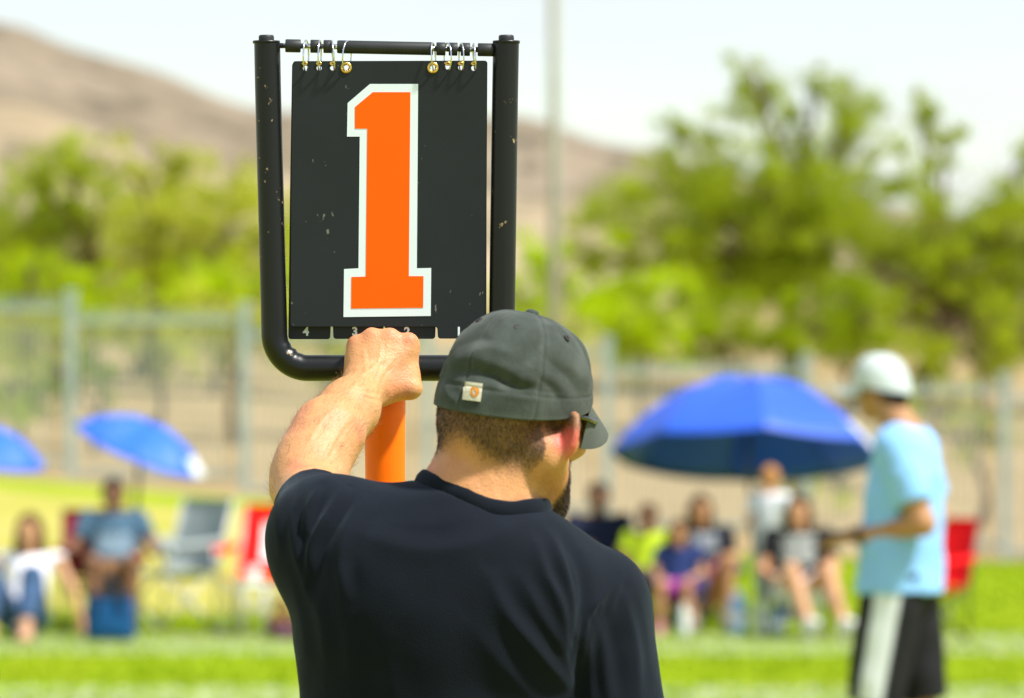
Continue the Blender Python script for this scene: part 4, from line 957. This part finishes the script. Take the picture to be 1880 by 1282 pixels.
def seated(lean=.0, arms='lap', legs='down', low=0.0):
    J = dict(pel=A_(0, .10, .42), che=A_(0, .20 + lean, .70), nec=A_(0, .23 + lean * 1.4, .87), hea=A_(0, .20 + lean * 1.4, 1.005))
    for s, k in ((-1, 'l'), (1, 'r')):
        J['sh' + k] = A_(s * .18, .24 + lean * 1.3, .83); J['el' + k] = A_(s * .25, .12 + lean, .60); J['ha' + k] = A_(s * .13, -.12, .56)
        if arms == 'rest': J['el' + k] = A_(s * .29, .16, .62); J['ha' + k] = A_(s * .29, -.10, .64)
        J['hi' + k] = A_(s * .09, .08, .43); J['kn' + k] = A_(s * .14, -.34, .51); J['an' + k] = A_(s * .13, -.38, .09); J['to' + k] = A_(s * .14, -.50, .04)
        if legs == 'out': J['kn' + k] = A_(s * .12 + .10, -.36, .47); J['an' + k] = A_(s * .12 + .24, -.62, .10); J['to' + k] = A_(s * .12 + .27, -.72, .12)
    for k in J:
        if k[:2] in ('pe', 'ch', 'ne', 'he', 'sh', 'el', 'ha', 'hi'): J[k] = J[k] - A_(0, 0, low)
    return J
def standing():
    J = dict(pel=A_(0, 0, .98), che=A_(0, .02, 1.28), nec=A_(0, .03, 1.50), hea=A_(0, -.01, 1.665))
    for s, k in ((-1, 'l'), (1, 'r')):
        J['sh' + k] = A_(s * .19, .02, 1.44); J['el' + k] = A_(s * .25, .06, 1.16); J['ha' + k] = A_(s * .24, -.06, .92)
        J['hi' + k] = A_(s * .09, 0, .94); J['kn' + k] = A_(s * .11, -.02, .465); J['an' + k] = A_(s * .11, .03, .09); J['to' + k] = A_(s * .13, -.13, .04)
    return J
def bg_person(label, x, y, rz, J, scale=1.0, skin='tan', shirt=(.5, .5, .5), short=(.1, .1, .1), hair=(.03, .018, .01), hair_len=0.0, sleeve=.6, leg=.75, look=(0, -1, -.05), vox=.0095, group=None, shoe=(.5, .5, .5), cap=None, capped=False, stripe=None, child=False, w=1.0, zoff=0.0):
    root = empty('person', (x, y, gz(x, y) + zoff), rz, label, 'person', group); root.scale = (scale,) * 3
    hs = 1.22 if child else 1.0
    allp = np.stack(list(J.values())); lo, hi = allp.min(0) - .19, allp.max(0) + .19; lo[2] = max(lo[2], -.02)
    def fld(v=vox, l=None, h=None): a, b = (lo if l is None else l), (hi if h is None else h); return Field(*[np.arange(a[i], b[i], v) for i in range(3)])
    f = np.array(look, dtype=float); f /= np.linalg.norm(f); r = np.cross(f, [0, 0, 1]); r /= np.linalg.norm(r); u = np.cross(r, f); M = np.stack([r, f, u], 1); hc = J['hea']; h_ = lambda a, b, c: hc + (r * a + f * b + u * c) * hs
    B = fld()
    B.ell(h_(0, -.01, .02), [v * hs for v in (.075, .096, .098)], M, .01); B.cone(h_(0, .03, -.03), h_(0, .05, -.085), .05 * hs, .032 * hs, .03); B.cone(h_(0, .088, .0), h_(0, .104, -.03), .010 * hs, .014 * hs, .012)
    for s in (-1, 1): B.ell(h_(s * .076, 0, -.01), [v * hs for v in (.010, .020, .032)], M, .006); B.ell(h_(s * .03, .098, .002), [.015 * hs] * 3, M, .008, 'sub'); B.ell(h_(s * .03, .078, .002), [.0125 * hs] * 3, M, .004)
    B.ell(h_(0, .078, -.062), [v * hs for v in (.024, .012, .010)], M, .006)
    B.cone(h_(0, -.02, -.05), J['nec'] - A_(0, 0, .03), .052 * w, .058 * w, .02); tf = (((J['hir'] - J['hil'])[1] * -1, (J['hir'] - J['hil'])[0], 0), .6); B.cone(J['nec'] - A_(0, 0, .07), J['che'], .08 * w, .12 * w, .04, flat=tf); B.cone(J['che'], J['pel'], .12 * w, .12 * w, .03, flat=tf)
    fw = (J['hil'] + J['hir']) / 2
    for k, s in (('l', -1), ('r', 1)):
        sh, el, ha = J['sh' + k], J['el' + k], J['ha' + k]; B.chain([J['nec'] - A_(0, 0, .06), sh, el], [.05, .050 * w, .038 * w], .03); B.chain([el, ha], [.038 * w, .026], .02)
        d = ha - el; d /= np.linalg.norm(d); side_ = np.cross(d, [0, 0, 1.0]); side_ /= np.linalg.norm(side_) + 1e-9; pm = ha + d * .055; B.cone(ha, pm, .026, .03, .015, flat=((0, 0, 1), .6))
        for i in range(4): q = pm + d * .02 + side_ * (i - 1.5) * .021; B.chain([q, q + d * .035, q + d * .06 + A_(0, 0, -.02)], [.0105, .010, .009], .005)
        B.chain([ha + d * .02, ha + d * .05 - side_ * .035 * s, ha + d * .085 - side_ * .04 * s], [.014, .012, .010], .008)
        B.chain([J['hi' + k], J['kn' + k]], [.082 * w, .056], .03); B.chain([J['kn' + k], J['kn' + k] * .62 + J['an' + k] * .38 + A_(0, .015, 0), J['an' + k]], [.054, .052, .036], .02); B.cone(J['an' + k], J['to' + k], .036, .03, .015)
    a, c = B.mesh(2); mk('body', a, c, SK[skin], root)
    S = fld()
    S.cone(J['che'] + A_(0, 0, .02), J['pel'] - A_(0, 0, .02 if J['pel'][2] < .7 else .09), .160 * w, (.165 if J['pel'][2] < .7 else .182) * w, .03, flat=(((J['hir'] - J['hil'])[1] * -1, (J['hir'] - J['hil'])[0], 0), .74)); S.chain([J['shl'], J['nec'] - A_(0, 0, .075), J['shr']], [.068 * w, .075 * w, .068 * w], .05)
    for k in 'lr':
        sh, el = J['sh' + k], J['el' + k]; v = el - sh; ln = np.linalg.norm(v); v /= ln
        if sleeve > 0: e = sh + v * ln * sleeve; S.cone(sh, e + v * .03, .068 * w, .060 * w, .03); S.cut(e, v, (e + v * .05, .085))
        else: S.cut(sh + v * .012, v, (sh + v * .07, .075))
    nk = (hc - J['nec']); nk /= np.linalg.norm(nk); S.cone(J['nec'] - nk * .03, J['nec'] + nk * .12, .058, .075, .008, 'sub')
    S.cut(J['pel'] - A_(0, 0, .06 if J['pel'][2] < .7 else .095), (0, 0, -1))
    a, c = S.mesh(2); n = vnormals(a, c); a += n * (vnoise(a, 11, 3) * .007 + vnoise(a, 28, 5) * .003)[:, None]
    mk('shirt', a, c, shirt if not isinstance(shirt, tuple) else cloth(shirt, 'shirt_cloth'), root)
    G = fld(); G.cone(J['pel'] + A_(0, 0, .02), J['pel'] - A_(0, 0, .02), .150 * w, .150 * w, .03, flat=((0, 1, 0), .82))
    for k in 'lr':
        v = J['kn' + k] - J['hi' + k]; ln = np.linalg.norm(v); v /= ln; t = min(leg, 1.0); e = J['hi' + k] + v * ln * t; G.cone(J['hi' + k], e + v * .03, .104 * w, .088 * w, .02)
        if leg <= 1: G.cut(e, v, (e + v * .07, .12))
        else: G.chain([J['kn' + k], J['kn' + k] + (J['an' + k] - J['kn' + k]) * min(.92, leg - 1)], [.080, .058], .02)
    a, c = G.mesh(2); n = vnormals(a, c); a += n * (vnoise(a, 12, 6) * .006)[:, None]
    sho = mk('shorts' if leg <= 1 else 'trousers', a, c, cloth(short, 'shorts_cloth') if stripe is None else None, root)
    if stripe is not None:
        m = mat('striped_shorts', short, 0.85, 0.2, noise=(9, .12)); sho.data.materials.append(m); attr(sho, 'stripe', sm(.90, .93, n[:, 0]) * (a[:, 0] > .12)); attr_mix(m, 'stripe', stripe)
    H = fld(.0085, hc - .17 * hs - A_(0, 0, hair_len), hc + .17 * hs)
    H.ell(h_(0, -.018, .028), [v * hs for v in (.084, .102, .104)], M, .01)
    if hair_len == 0: H.cone(h_(0, -.048, .0), h_(0, -.052, -.055), .064 * hs, .052 * hs, .02)
    if hair_len > 0:
        H.chain([h_(0, -.06, 0), h_(0, -.085, -.10), hc + A_(0, 0, -hair_len) - f * .09], [.075, .062, .035], .03)
        for s in (-1, 1): H.chain([h_(s * .068, -.02, .02), h_(s * .078, -.015, -.10), hc + r * s * .085 + A_(0, 0, -hair_len * .9)], [.030, .028, .016], .02)
    H.cone(h_(0, .10, .015), h_(0, .11, -.16), .068 * hs, .068 * hs, .012, 'sub'); H.cut(h_(0, -.02, -.080 - hair_len * 1.5), -u) if hair_len == 0 else None
    if hair_len == 0: H.ell(h_(0, .062, -.085), [v * hs for v in (.12, .066, .075)], M, .02, 'sub')
    if cap is not None: H.cut(h_(0, -.02, .012), u)
    a, c = H.mesh(1); n = vnormals(a, c); a += n * (vnoise(a, 40, 9) * .005)[:, None]; mk('hair', a, c, cloth(hair, 'hair_strands'), root)
    for k in 'lr':
        q = J['an' + k]; t = J['to' + k]; K = fld(.009, np.minimum(q, t) - .10, np.maximum(q, t) + .10); d = (t - q); d /= np.linalg.norm(d)
        K.chain([q - d * .03 - A_(0, 0, .03), q + A_(0, 0, -.035) + d * .06, t + d * .05], [.043, .044, .036], .02); K.cone(q - A_(0, 0, .03), q + A_(0, 0, .015), .043, .043, .02)
        if t[2] < .1: K.cut(A_(0, 0, .004), (0, 0, -1))
        a, c = K.mesh(1); mk('shoe', a, c, cloth(shoe, 'shoe_cloth'), root)
    if cap is not None:
        V, F = [], []
        nq = 12
        for i in range(nq + 1):
            v = i / nq; t = v * math.pi / 2
            for k in range(36): th = 2 * math.pi * k / 36; rad = math.cos(t) ** .75; V.append(h_(math.sin(th) * .094 * rad, -math.cos(th) * .116 * rad - .008, (.005 + .025 * -math.cos(th)) * (1 - v) + .138 * math.sin(t) - .002 * (abs((th * 6 / 2 / math.pi + .5) % 1 - .5) < .06)))
        F = [(i * 36 + k, i * 36 + (k + 1) % 36, (i + 1) * 36 + (k + 1) % 36, (i + 1) * 36 + k) for i in range(nq) for k in range(36)]
        cp = mk('cap', V, F, cloth(cap, 'cap_cloth'), root); V, F = [], []; ni, nj = 16, 6
        for z in (0, -.004):
            for i in range(ni + 1):
                s = -1 + 2 * i / ni; th = math.pi + s * R(62); bx, by = math.sin(th) * .094, -math.cos(th) * .116 - .008
                for j in range(nj + 1): wv = j / nj; V.append(h_(bx * (1 + .06 * wv), by + (.078 * (1 - abs(s) ** 2.4) ** .5 + .002) * wv, .028 - .022 * (bx / .08) ** 2 * wv - .022 * wv + z))
        m1 = (ni + 1) * (nj + 1); W = lambda i, j, k: k * m1 + i * (nj + 1) + j
        for i in range(ni):
            for j in range(nj): F += [(W(i, j, 0), W(i + 1, j, 0), W(i + 1, j + 1, 0), W(i, j + 1, 0)), (W(i, j, 1), W(i, j + 1, 1), W(i + 1, j + 1, 1), W(i + 1, j, 1))]
            F.append((W(i, nj, 0), W(i + 1, nj, 0), W(i + 1, nj, 1), W(i, nj, 1)))
        mk('visor', V, F, cloth(cap, 'cap_cloth'), cp)
        b = MB(); tp = h_(0, -.008, .136); b.tube([Vector(tp + u * z) for z in (0, .004, .006)], [.008, .007, .002], 10); b.build('button', cloth(cap, 'cap_cloth'), cp)
    return root

m_dark = mat('dark_steel_tube', (0.05, 0.05, 0.055), 0.4, 0.5, metal=.4); m_lighttube = mat('grey_steel_tube', (0.45, 0.46, 0.47), 0.4, 0.5, metal=.4)
def camp_chair(label, x, y, rz, c, s=1.0, tube=None, panel=None):
    """folding camp chair: slung seat and back on crossed tubes"""
    root = empty('camp_chair', (x, y, gz(x, y)), rz, label, 'chair', 'folding chairs of the spectators'); root.scale = (s,) * 3; tube = tube or m_dark; cm = cloth(c, 'chair_canvas'); W, D = .27, .24
    def sheet(name, f, nu, nv_, th, m, par):
        V = [f(i / nu, j / nv_) for i in range(nu + 1) for j in range(nv_ + 1)]; V = [Vector(v) for v in V]; n0 = len(V); off = (V[1] - V[0]).cross(V[nv_ + 1] - V[0]).normalized() * th; V2 = [v + off for v in V]
        F = [(i * (nv_ + 1) + j, (i + 1) * (nv_ + 1) + j, (i + 1) * (nv_ + 1) + j + 1, i * (nv_ + 1) + j + 1) for i in range(nu) for j in range(nv_)]; F2 = [tuple(n0 + q for q in f_[::-1]) for f_ in F]
        e = [i * (nv_ + 1) for i in range(nu + 1)] + [nu * (nv_ + 1) + j for j in range(1, nv_ + 1)] + [i * (nv_ + 1) + nv_ for i in range(nu - 1, -1, -1)] + [j for j in range(nv_ - 1, 0, -1)]
        return mk(name, V + V2, F + F2 + [(e[i], e[(i + 1) % len(e)], n0 + e[(i + 1) % len(e)], n0 + e[i]) for i in range(len(e))], m, par)
    sheet('seat', lambda u, v: ((u * 2 - 1) * W, -D + v * 2 * D, .42 - .05 * math.sin(math.pi * u) * (.4 + .6 * v) - .03 * v), 8, 6, .006, cm, root)
    bk = sheet('backrest', lambda u, v: ((u * 2 - 1) * W, D + .02 + .16 * v + .05 * math.sin(math.pi * u), .40 + v * .50), 8, 6, .006, cm, root)
    if panel: sheet('panel', lambda u, v: ((u * 2 - 1) * W * .45, D + .005 + .16 * (.25 + v * .5) + .05 * math.sin(math.pi * (.275 + u * .45)), .40 + (.22 + v * .55) * .50), 6, 5, .004, cloth(panel, 'panel_cloth'), bk)
    for sx in (-1, 1):
        b = MB(); b.tube([(sx * (W + .03), -D, .60), (sx * (W + .03), 0, .585), (sx * (W + .03), D + .06, .61)], [.026, .024, .026], 8); b.build('armrest', cm, root)
        b = MB(); b.tube([(sx * (W + .02), D, .02), (sx * (W + .01), D + .03, .42), (sx * W, D + .19, .91)], .010, 8); b.build('back_post', tube, root)
        b = MB(); b.tube([(sx * (W + .02), -D, .42), (sx * (W + .03), -D, .60)], .010, 8); b.build('arm_post', tube, root)
    for a, e in (((-W, -D, .41), (W, -D, .015)), ((W, -D, .41), (-W, -D, .015)), ((-W, D, .41), (W, D, .015)), ((W, D, .41), (-W, D, .015)), ((-W, -D, .41), (-W, D, .015)), ((-W, D, .41), (-W, -D, .015)), ((W, -D, .41), (W, D, .015)), ((W, D, .41), (W, -D, .015))):
        b = MB(); b.tube([a, e], .009, 7); b.build('leg', tube, root)
    for sx in (-1, 1):
        for sy in (-1, 1): b = MB(); b.box((sx * W, sy * D, .014), (.02, .02, .014), bev=.006); b.build('foot', m_dark, root)
    b = MB(); b.tube([(W + .05, -D + .06, .50), (W + .05, -D + .06, .58)], [.038, .042], 12); b.build('cup_holder', cm, root)
    return root
def umbrella(label, c, rad, h, rx, ry, col, pole_to, seed=0, white=None, twist=0.0):
    """domed canopy with eight panels, ribs and a pole; c = apex-level centre of the rim"""
    root = empty('umbrella', pole_to, 0, label, 'umbrella', 'blue sun umbrellas'); M = Matrix.Rotation(rx, 3, 'X') @ Matrix.Rotation(ry, 3, 'Y') @ Matrix.Rotation(twist, 3, 'Z'); o = Vector(c) - Vector(pole_to)
    m1 = mat('blue_nylon', col, .45, .4, noise=(3, .08), trans=.25); m2 = mat('white_nylon', (.75, .78, .8), .5, .3, trans=.2)
    nseg, nr = 8, 12; top = Vector((0, 0, h))
    def pt(a, t):
        sc = 1 - .055 * math.sin(math.pi * ((a * nseg / (2 * math.pi)) % 1)) * t; z = h * (1 - t ** 2.3) - .045 * rad * math.sin(math.pi * ((a * nseg / (2 * math.pi)) % 1)) ** .7 * t * (1.15 - t) * 3.2
        return Vector((math.cos(a) * rad * t * sc, math.sin(a) * rad * t * sc, z))
    for k in range(nseg):
        V, F, mi = [], [], []; nu = 6
        for side_ in (0, 1):
            for i in range(nu + 1):
                for j in range(nr + 1): v = pt(2 * math.pi * (k + i / nu) / nseg, j / nr); V.append(o + M @ (v - Vector((0, 0, .004 * side_))))
        n0 = (nu + 1) * (nr + 1); W = lambda i, j, s: s * n0 + i * (nr + 1) + j
        for i in range(nu):
            for j in range(nr): F += [(W(i, j, 0), W(i, j + 1, 0), W(i + 1, j + 1, 0), W(i + 1, j, 0)), (W(i, j, 1), W(i + 1, j, 1), W(i + 1, j + 1, 1), W(i, j + 1, 1))]; mi += [1 if white and k in white and j >= 9 and i >= 3 else 0] * 2
            F.append((W(i, nr, 0), W(i, nr, 1), W(i + 1, nr, 1), W(i + 1, nr, 0))); mi.append(0)
        mk('canopy_panel', V, F, [m1, m2], root, midx=mi)
    for k in range(nseg):
        b = MB(); a = 2 * math.pi * k / nseg; b.tube([o + M @ (pt(a, t) - Vector((0, 0, .010))) for t in np.linspace(.02, 1.0, 9)], .005, 6); b.build('rib', m_dark, root)
    b = MB(); b.tube([Vector((0, 0, 0)), o + M @ Vector((0, 0, -.0)), o + M @ Vector((0, 0, h - .01))], .016, 10); b.build('pole', m_dark, root)
    b = MB(); b.tube([o + M @ Vector((0, 0, h - .01)), o + M @ Vector((0, 0, h + .03)), o + M @ Vector((0, 0, h + .05))], [.022, .016, .005], 10); b.build('finial', m_dark, root)
    return root
def at(x, d): return gx(x, d), d

# ---- coach in light blue
J = standing(); J['elr'] = A_(.235, .13, 1.155); J['har'] = A_(.13, -.15, 1.10); J['ell'] = A_(-.24, .10, 1.17); J['hal'] = A_(-.12, -.16, 1.12); J['hea'] = A_(0, -.075, 1.66); J['knr'] = A_(.11, -.08, .465); J['anr'] = A_(.12, -.10, .09); J['tor'] = A_(.14, -.26, .04); J['knl'] = A_(-.11, .06, .47); J['anl'] = A_(-.11, .14, .09); J['tol'] = A_(-.13, -.02, .04)
cx_, cy_ = at(1652, 21.8)
coach = bg_person('standing man in light blue shirt, pale cap and black shorts with white stripe', cx_, cy_, R(-104), J, 1.0, 'olive', (.25, .50, .86), (.012, .012, .014), (.015, .010, .007), sleeve=.72, leg=.98, look=(-.25, -1, -.06), vox=.0075, cap=(.50, .56, .56), capped=True, stripe=(.66, .70, .74), w=1.24, shoe=(.7, .7, .7))
b = MB(); hw, el_ = Vector(J['har']), Vector(J['elr']); b.tube([hw + (el_ - hw).normalized() * q for q in (.015, .04)], [.033, .034], 14); b.build('wristwatch', m_rubber, coach)
b = MB(); hp = hw + (hw - el_).normalized() * .10; b.box(hp, (.075, .04, .006), bev=.003); ob = b.build('phone', m_rubber, None); M_ = coach.matrix_basis if False else Matrix.Translation((cx_, cy_, 0)) @ Matrix.Rotation(R(-104), 4, 'Z'); ob.matrix_world = M_ @ Matrix.Translation((0, 0, .03)); tag(ob, 'small black phone held by the man in light blue', 'phone')

# ---- right-hand group under the big umbrella
GP = 'seated spectators'
def sit(label, xpx, d, rz, pose, chair=None, cs=1.0, **kw):
    x, y = at(xpx, d); s = kw.get('scale', 1.0)
    if chair: camp_chair(chair[0], x - (.10 if 'blue grey' in label else 0), y + .10 * s, rz, chair[1], cs)
    return bg_person(label, x, y, rz, pose, group=GP, **kw)
sit('seated adult in dark navy shirt with brown skin just right of the black t-shirt shoulder', 1105, 39.5, R(5), seated(.02, low=.14), ('navy folding chair under the adult in dark navy', (.02, .03, .07)), .74, scale=.94, skin='brown', shirt=(.016, .02, .045), short=(.03, .03, .035), hair=(.02, .013, .01), shoe=(.05, .05, .05))
sit('seated child in neon yellow green shirt', 1187, 38.2, R(-5), seated(.0), ('low green folding chair under the child in neon yellow', (.10, .22, .03)), .64, scale=.70, skin='brown', shirt=(.42, .55, .02), short=(.05, .05, .06), hair=(.05, .03, .015), child=True, shoe=(.02, .02, .025))
sit('small child in navy shirt and purple shorts leaning on the woman', 1243, 37.0, R(-8), seated(.0), ('small blue folding chair under the child in purple shorts', (.03, .08, .25)), .58, scale=.64, skin='olive', shirt=(.02, .035, .12), short=(.32, .04, .30), hair=(.05, .025, .012), child=True, hair_len=.12, shoe=(.5, .2, .3))
sit('seated woman with long dark hair in black shirt with white lettering', 1292, 37.8, R(4), seated(.01, low=.15), ('dark blue folding chair under the woman with lettered shirt', (.02, .04, .12)), .72, scale=.90, skin='olive', shirt=printed((.012, .013, .02), (.6, .66, .7), .57, .70, .12, 'lettered_black_shirt'), short=(.55, .22, .24), hair=(.03, .017, .010), hair_len=.20, shoe=(.3, .3, .3))
sit('seated woman in black shirt with white front and white shorts, legs stretched out', 1463, 36.6, R(-6), seated(.02, 'lap', 'out', .16), ('maroon folding chair under the woman in white shorts', (.16, .015, .02)), .70, scale=.94, skin='tan', shirt=printed((.014, .014, .016), (.80, .84, .76), .50, .70, .115, 'white_front_shirt'), short=(.72, .74, .76), leg=.55, hair=(.025, .015, .009), hair_len=.10, shoe=(.62, .62, .64))
J = standing(); J['hal'] = A_(-.22, -.18, 1.08); J['har'] = A_(.22, -.2, 1.1)
x, y = at(1415, 38.4)
bg_person('standing toddler in white shirt and pale blue trousers beside the umbrella pole', x, y, R(150), J, .585, 'fair', (.78, .80, .84), (.45, .55, .72), (.42, .20, .07), leg=1.9, child=True, w=1.12, shoe=(.7, .7, .7))
ux, uy = at(1394, 39.2)
umbrella('large blue domed umbrella shading the seated group', (gx(1373, 39.2), 39.2, CAMZ + (HY - 834) / FPX * 39.2), .955, .53, R(-12), R(1), (.035, .13, .72), (ux, uy, gz(ux, uy)), white=(7,), twist=R(5))
x, y = at(1684, 36.0); camp_chair('bright red empty folding chair behind the man in light blue', x, y, R(-38), (.72, .008, .012), .86)

# ---- left-hand group
sit('seated man in blue grey lettered t-shirt with brown skin', 207, 37.2, R(3), seated(.05, 'rest', low=.05), ('maroon folding chair under the man in blue grey', (.22, .008, .02)), .88, scale=.93, skin='brown', shirt=printed((.055, .11, .165), (.42, .52, .56), .55, .70, .13, 'lettered_blue_shirt'), short=(.20, .11, .05), hair=(.012, .009, .008), shoe=(.03, .05, .07), leg=.5)
J = seated(.06); dz = .34
for k in J: J[k] = J[k] - A_(0, 0, dz)
for k, s in (('l', -1), ('r', 1)): J['kn' + k] = A_(s * .13, -.28, .40); J['an' + k] = A_(s * .12, -.46, .08); J['to' + k] = A_(s * .13, -.58, .04); J['el' + k] = A_(s * .30, .22, .30); J['ha' + k] = A_(s * .36, .22, .06)
J['hil'][2] = J['hir'][2] = .13; J['pel'][2] = .13
x, y = at(38, 36.4)
bg_person('woman in white tank top and jeans sitting on the grass leaning on her arms', x, y, R(-6), J, 1.0, 'tan', (.80, .78, .82), (.06, .11, .22), (.06, .028, .013), hair_len=.22, sleeve=0, leg=1.7, w=.84, group=GP, shoe=(.5, .3, .2))
x, y = at(296, 37.6); camp_chair('pale grey empty folding chair beside the man in blue grey', x, y, R(-48), (.30, .35, .35), .95, m_lighttube)
x, y = at(486, 37.0); camp_chair('red folding chair with white back panel half hidden by the black t-shirt', x, y, R(-14), (.80, .012, .010), .92, m_lighttube, (.85, .85, .84))
umbrella('small tilted blue umbrella with white tip above the man in blue grey', (gx(258, 38.4), 38.4, CAMZ + (HY - 826) / FPX * 38.4), .47, .20, R(8), R(22), (.03, .17, .80), (*at(240, 38.0), .35), white=(0, 7), twist=R(0))
umbrella('small tilted blue umbrella above the woman on the grass', (gx(-40, 38.6), 38.6, CAMZ + (HY - 838) / FPX * 38.6), .46, .22, R(6), R(10), (.03, .17, .80), (*at(-60, 38.3), 0.0), twist=R(12))
# ---- bags, bottles, small table
def bag(label, cat, x, y, rz, w, d, h, c, strap):
    root = empty(cat.replace(' ', '_'), (x, y, gz(x, y)), rz, label, cat); b = MB(); b.box((0, 0, h / 2 + .004), (w / 2, d / 2, h / 2), bev=.04); b.build('body', cloth(c, 'bag_cloth'), root)
    b = MB(); b.box((0, 0, h + .012), (w / 2 * .96, d / 2 * .94, .02), bev=.012); b.build('lid', cloth(strap, 'bag_trim'), root)
    for sy in (-1, 1): b = MB(); b.tube(spline([(-w * .28, sy * (d / 2 + .006), h * .35), (-w * .22, sy * (d / 2 + .012), h), (0, sy * d * .2, h + .14), (w * .22, sy * (d / 2 + .012), h), (w * .28, sy * (d / 2 + .006), h * .35)], 5), .011, 7); b.build('handle', cloth(strap, 'bag_trim'), root)
    b = MB(); b.box((0, -d / 2 - .010, h * .40), (w * .34, .012, h * .24), bev=.008); b.build('pocket', cloth(c, 'bag_cloth'), root)
x, y = at(202, 36.0); bag('navy blue cooler bag on the grass before the man in blue grey', 'cooler bag', x, y, R(2), .31, .22, .27, (.010, .075, .20), (.02, .03, .05))
x, y = at(520, 36.2); bag('small plum bag with brown trim on the grass below the red chair', 'bag', x, y, R(20), .20, .14, .12, (.13, .06, .10), (.22, .10, .04))
def bottle(label, x, y, h, r, c, capc):
    root = empty('bottle', (x, y, gz(x, y)), 0, label, 'bottle', 'drink bottles on the grass'); b = MB(); b.tube([(0, 0, z * h) for z in (0.004, .02, .1, .5, .55, .72, .82, .88)], [r * q for q in (.85, 1, 1, .96, 1, .98, .6, .42)], 16); b.build('body', mat('bottle_plastic', c, .25, .5, noise=(20, .1)), root)
    b = MB(); b.tube([(0, 0, z * h) for z in (.87, .98, 1.0)], [r * .5, r * .5, r * .3], 14); b.build('cap', mat('bottle_cap', capc, .5), root)
    b = MB(); b.tube([(0, 0, z * h) for z in (.28, .48)], r * 1.02, 16, cap=False); b.build('band', mat('bottle_label', (.7, .75, .8), .6), root)
for xp, d, h, r, c, cc, lb in ((1355, 36.9, .29, .065, (.30, .48, .75), (.8, .85, .9), 'large pale blue water jug on the grass beside the umbrella pole'), (1428, 36.5, .22, .045, (.01, .09, .26), (.02, .05, .12), 'dark blue bottle on the grass before the maroon chair'), (1398, 36.7, .20, .035, (.65, .72, .72), (.8, .8, .8), 'white bottle standing between the blue jug and dark blue bottle'), (1256, 36.6, .21, .035, (.55, .62, .60), (.75, .78, .78), 'pale bottle on the grass before the child in purple shorts')):
    x, y = at(xp, d); bottle(lb, x, y, h, r, c, cc)
root = empty('folding_table', (*at(466, 36.6), 0), R(10), 'tiny white folding table beside the red chair with white panel', 'table')
b = MB(); b.box((0, 0, .335), (.085, .085, .010), bev=.005); b.build('table_top', cloth((.7, .76, .74), 'table_plastic'), root)
for sx in (-1, 1):
    for sy in (-1, 1): b = MB(); b.tube([(sx * .07, sy * .07, .328), (sx * .075, sy * .075, 0)], .008, 7); b.build('leg', m_lighttube, root)
cup = empty('cup', (*at(466, 36.6), .346), 0, 'white paper cup on the tiny folding table', 'cup'); b = MB(); b.tube([(0, 0, 0), (0, 0, .10)], [.028, .038], 14); b.build('body', cloth((.8, .84, .82), 'paper_cup'), cup); b = MB(); b.tube([(0, 0, .099), (0, 0, .108)], [.041, .038], 14); b.build('lid', cloth((.8, .84, .82), 'paper_cup'), cup)
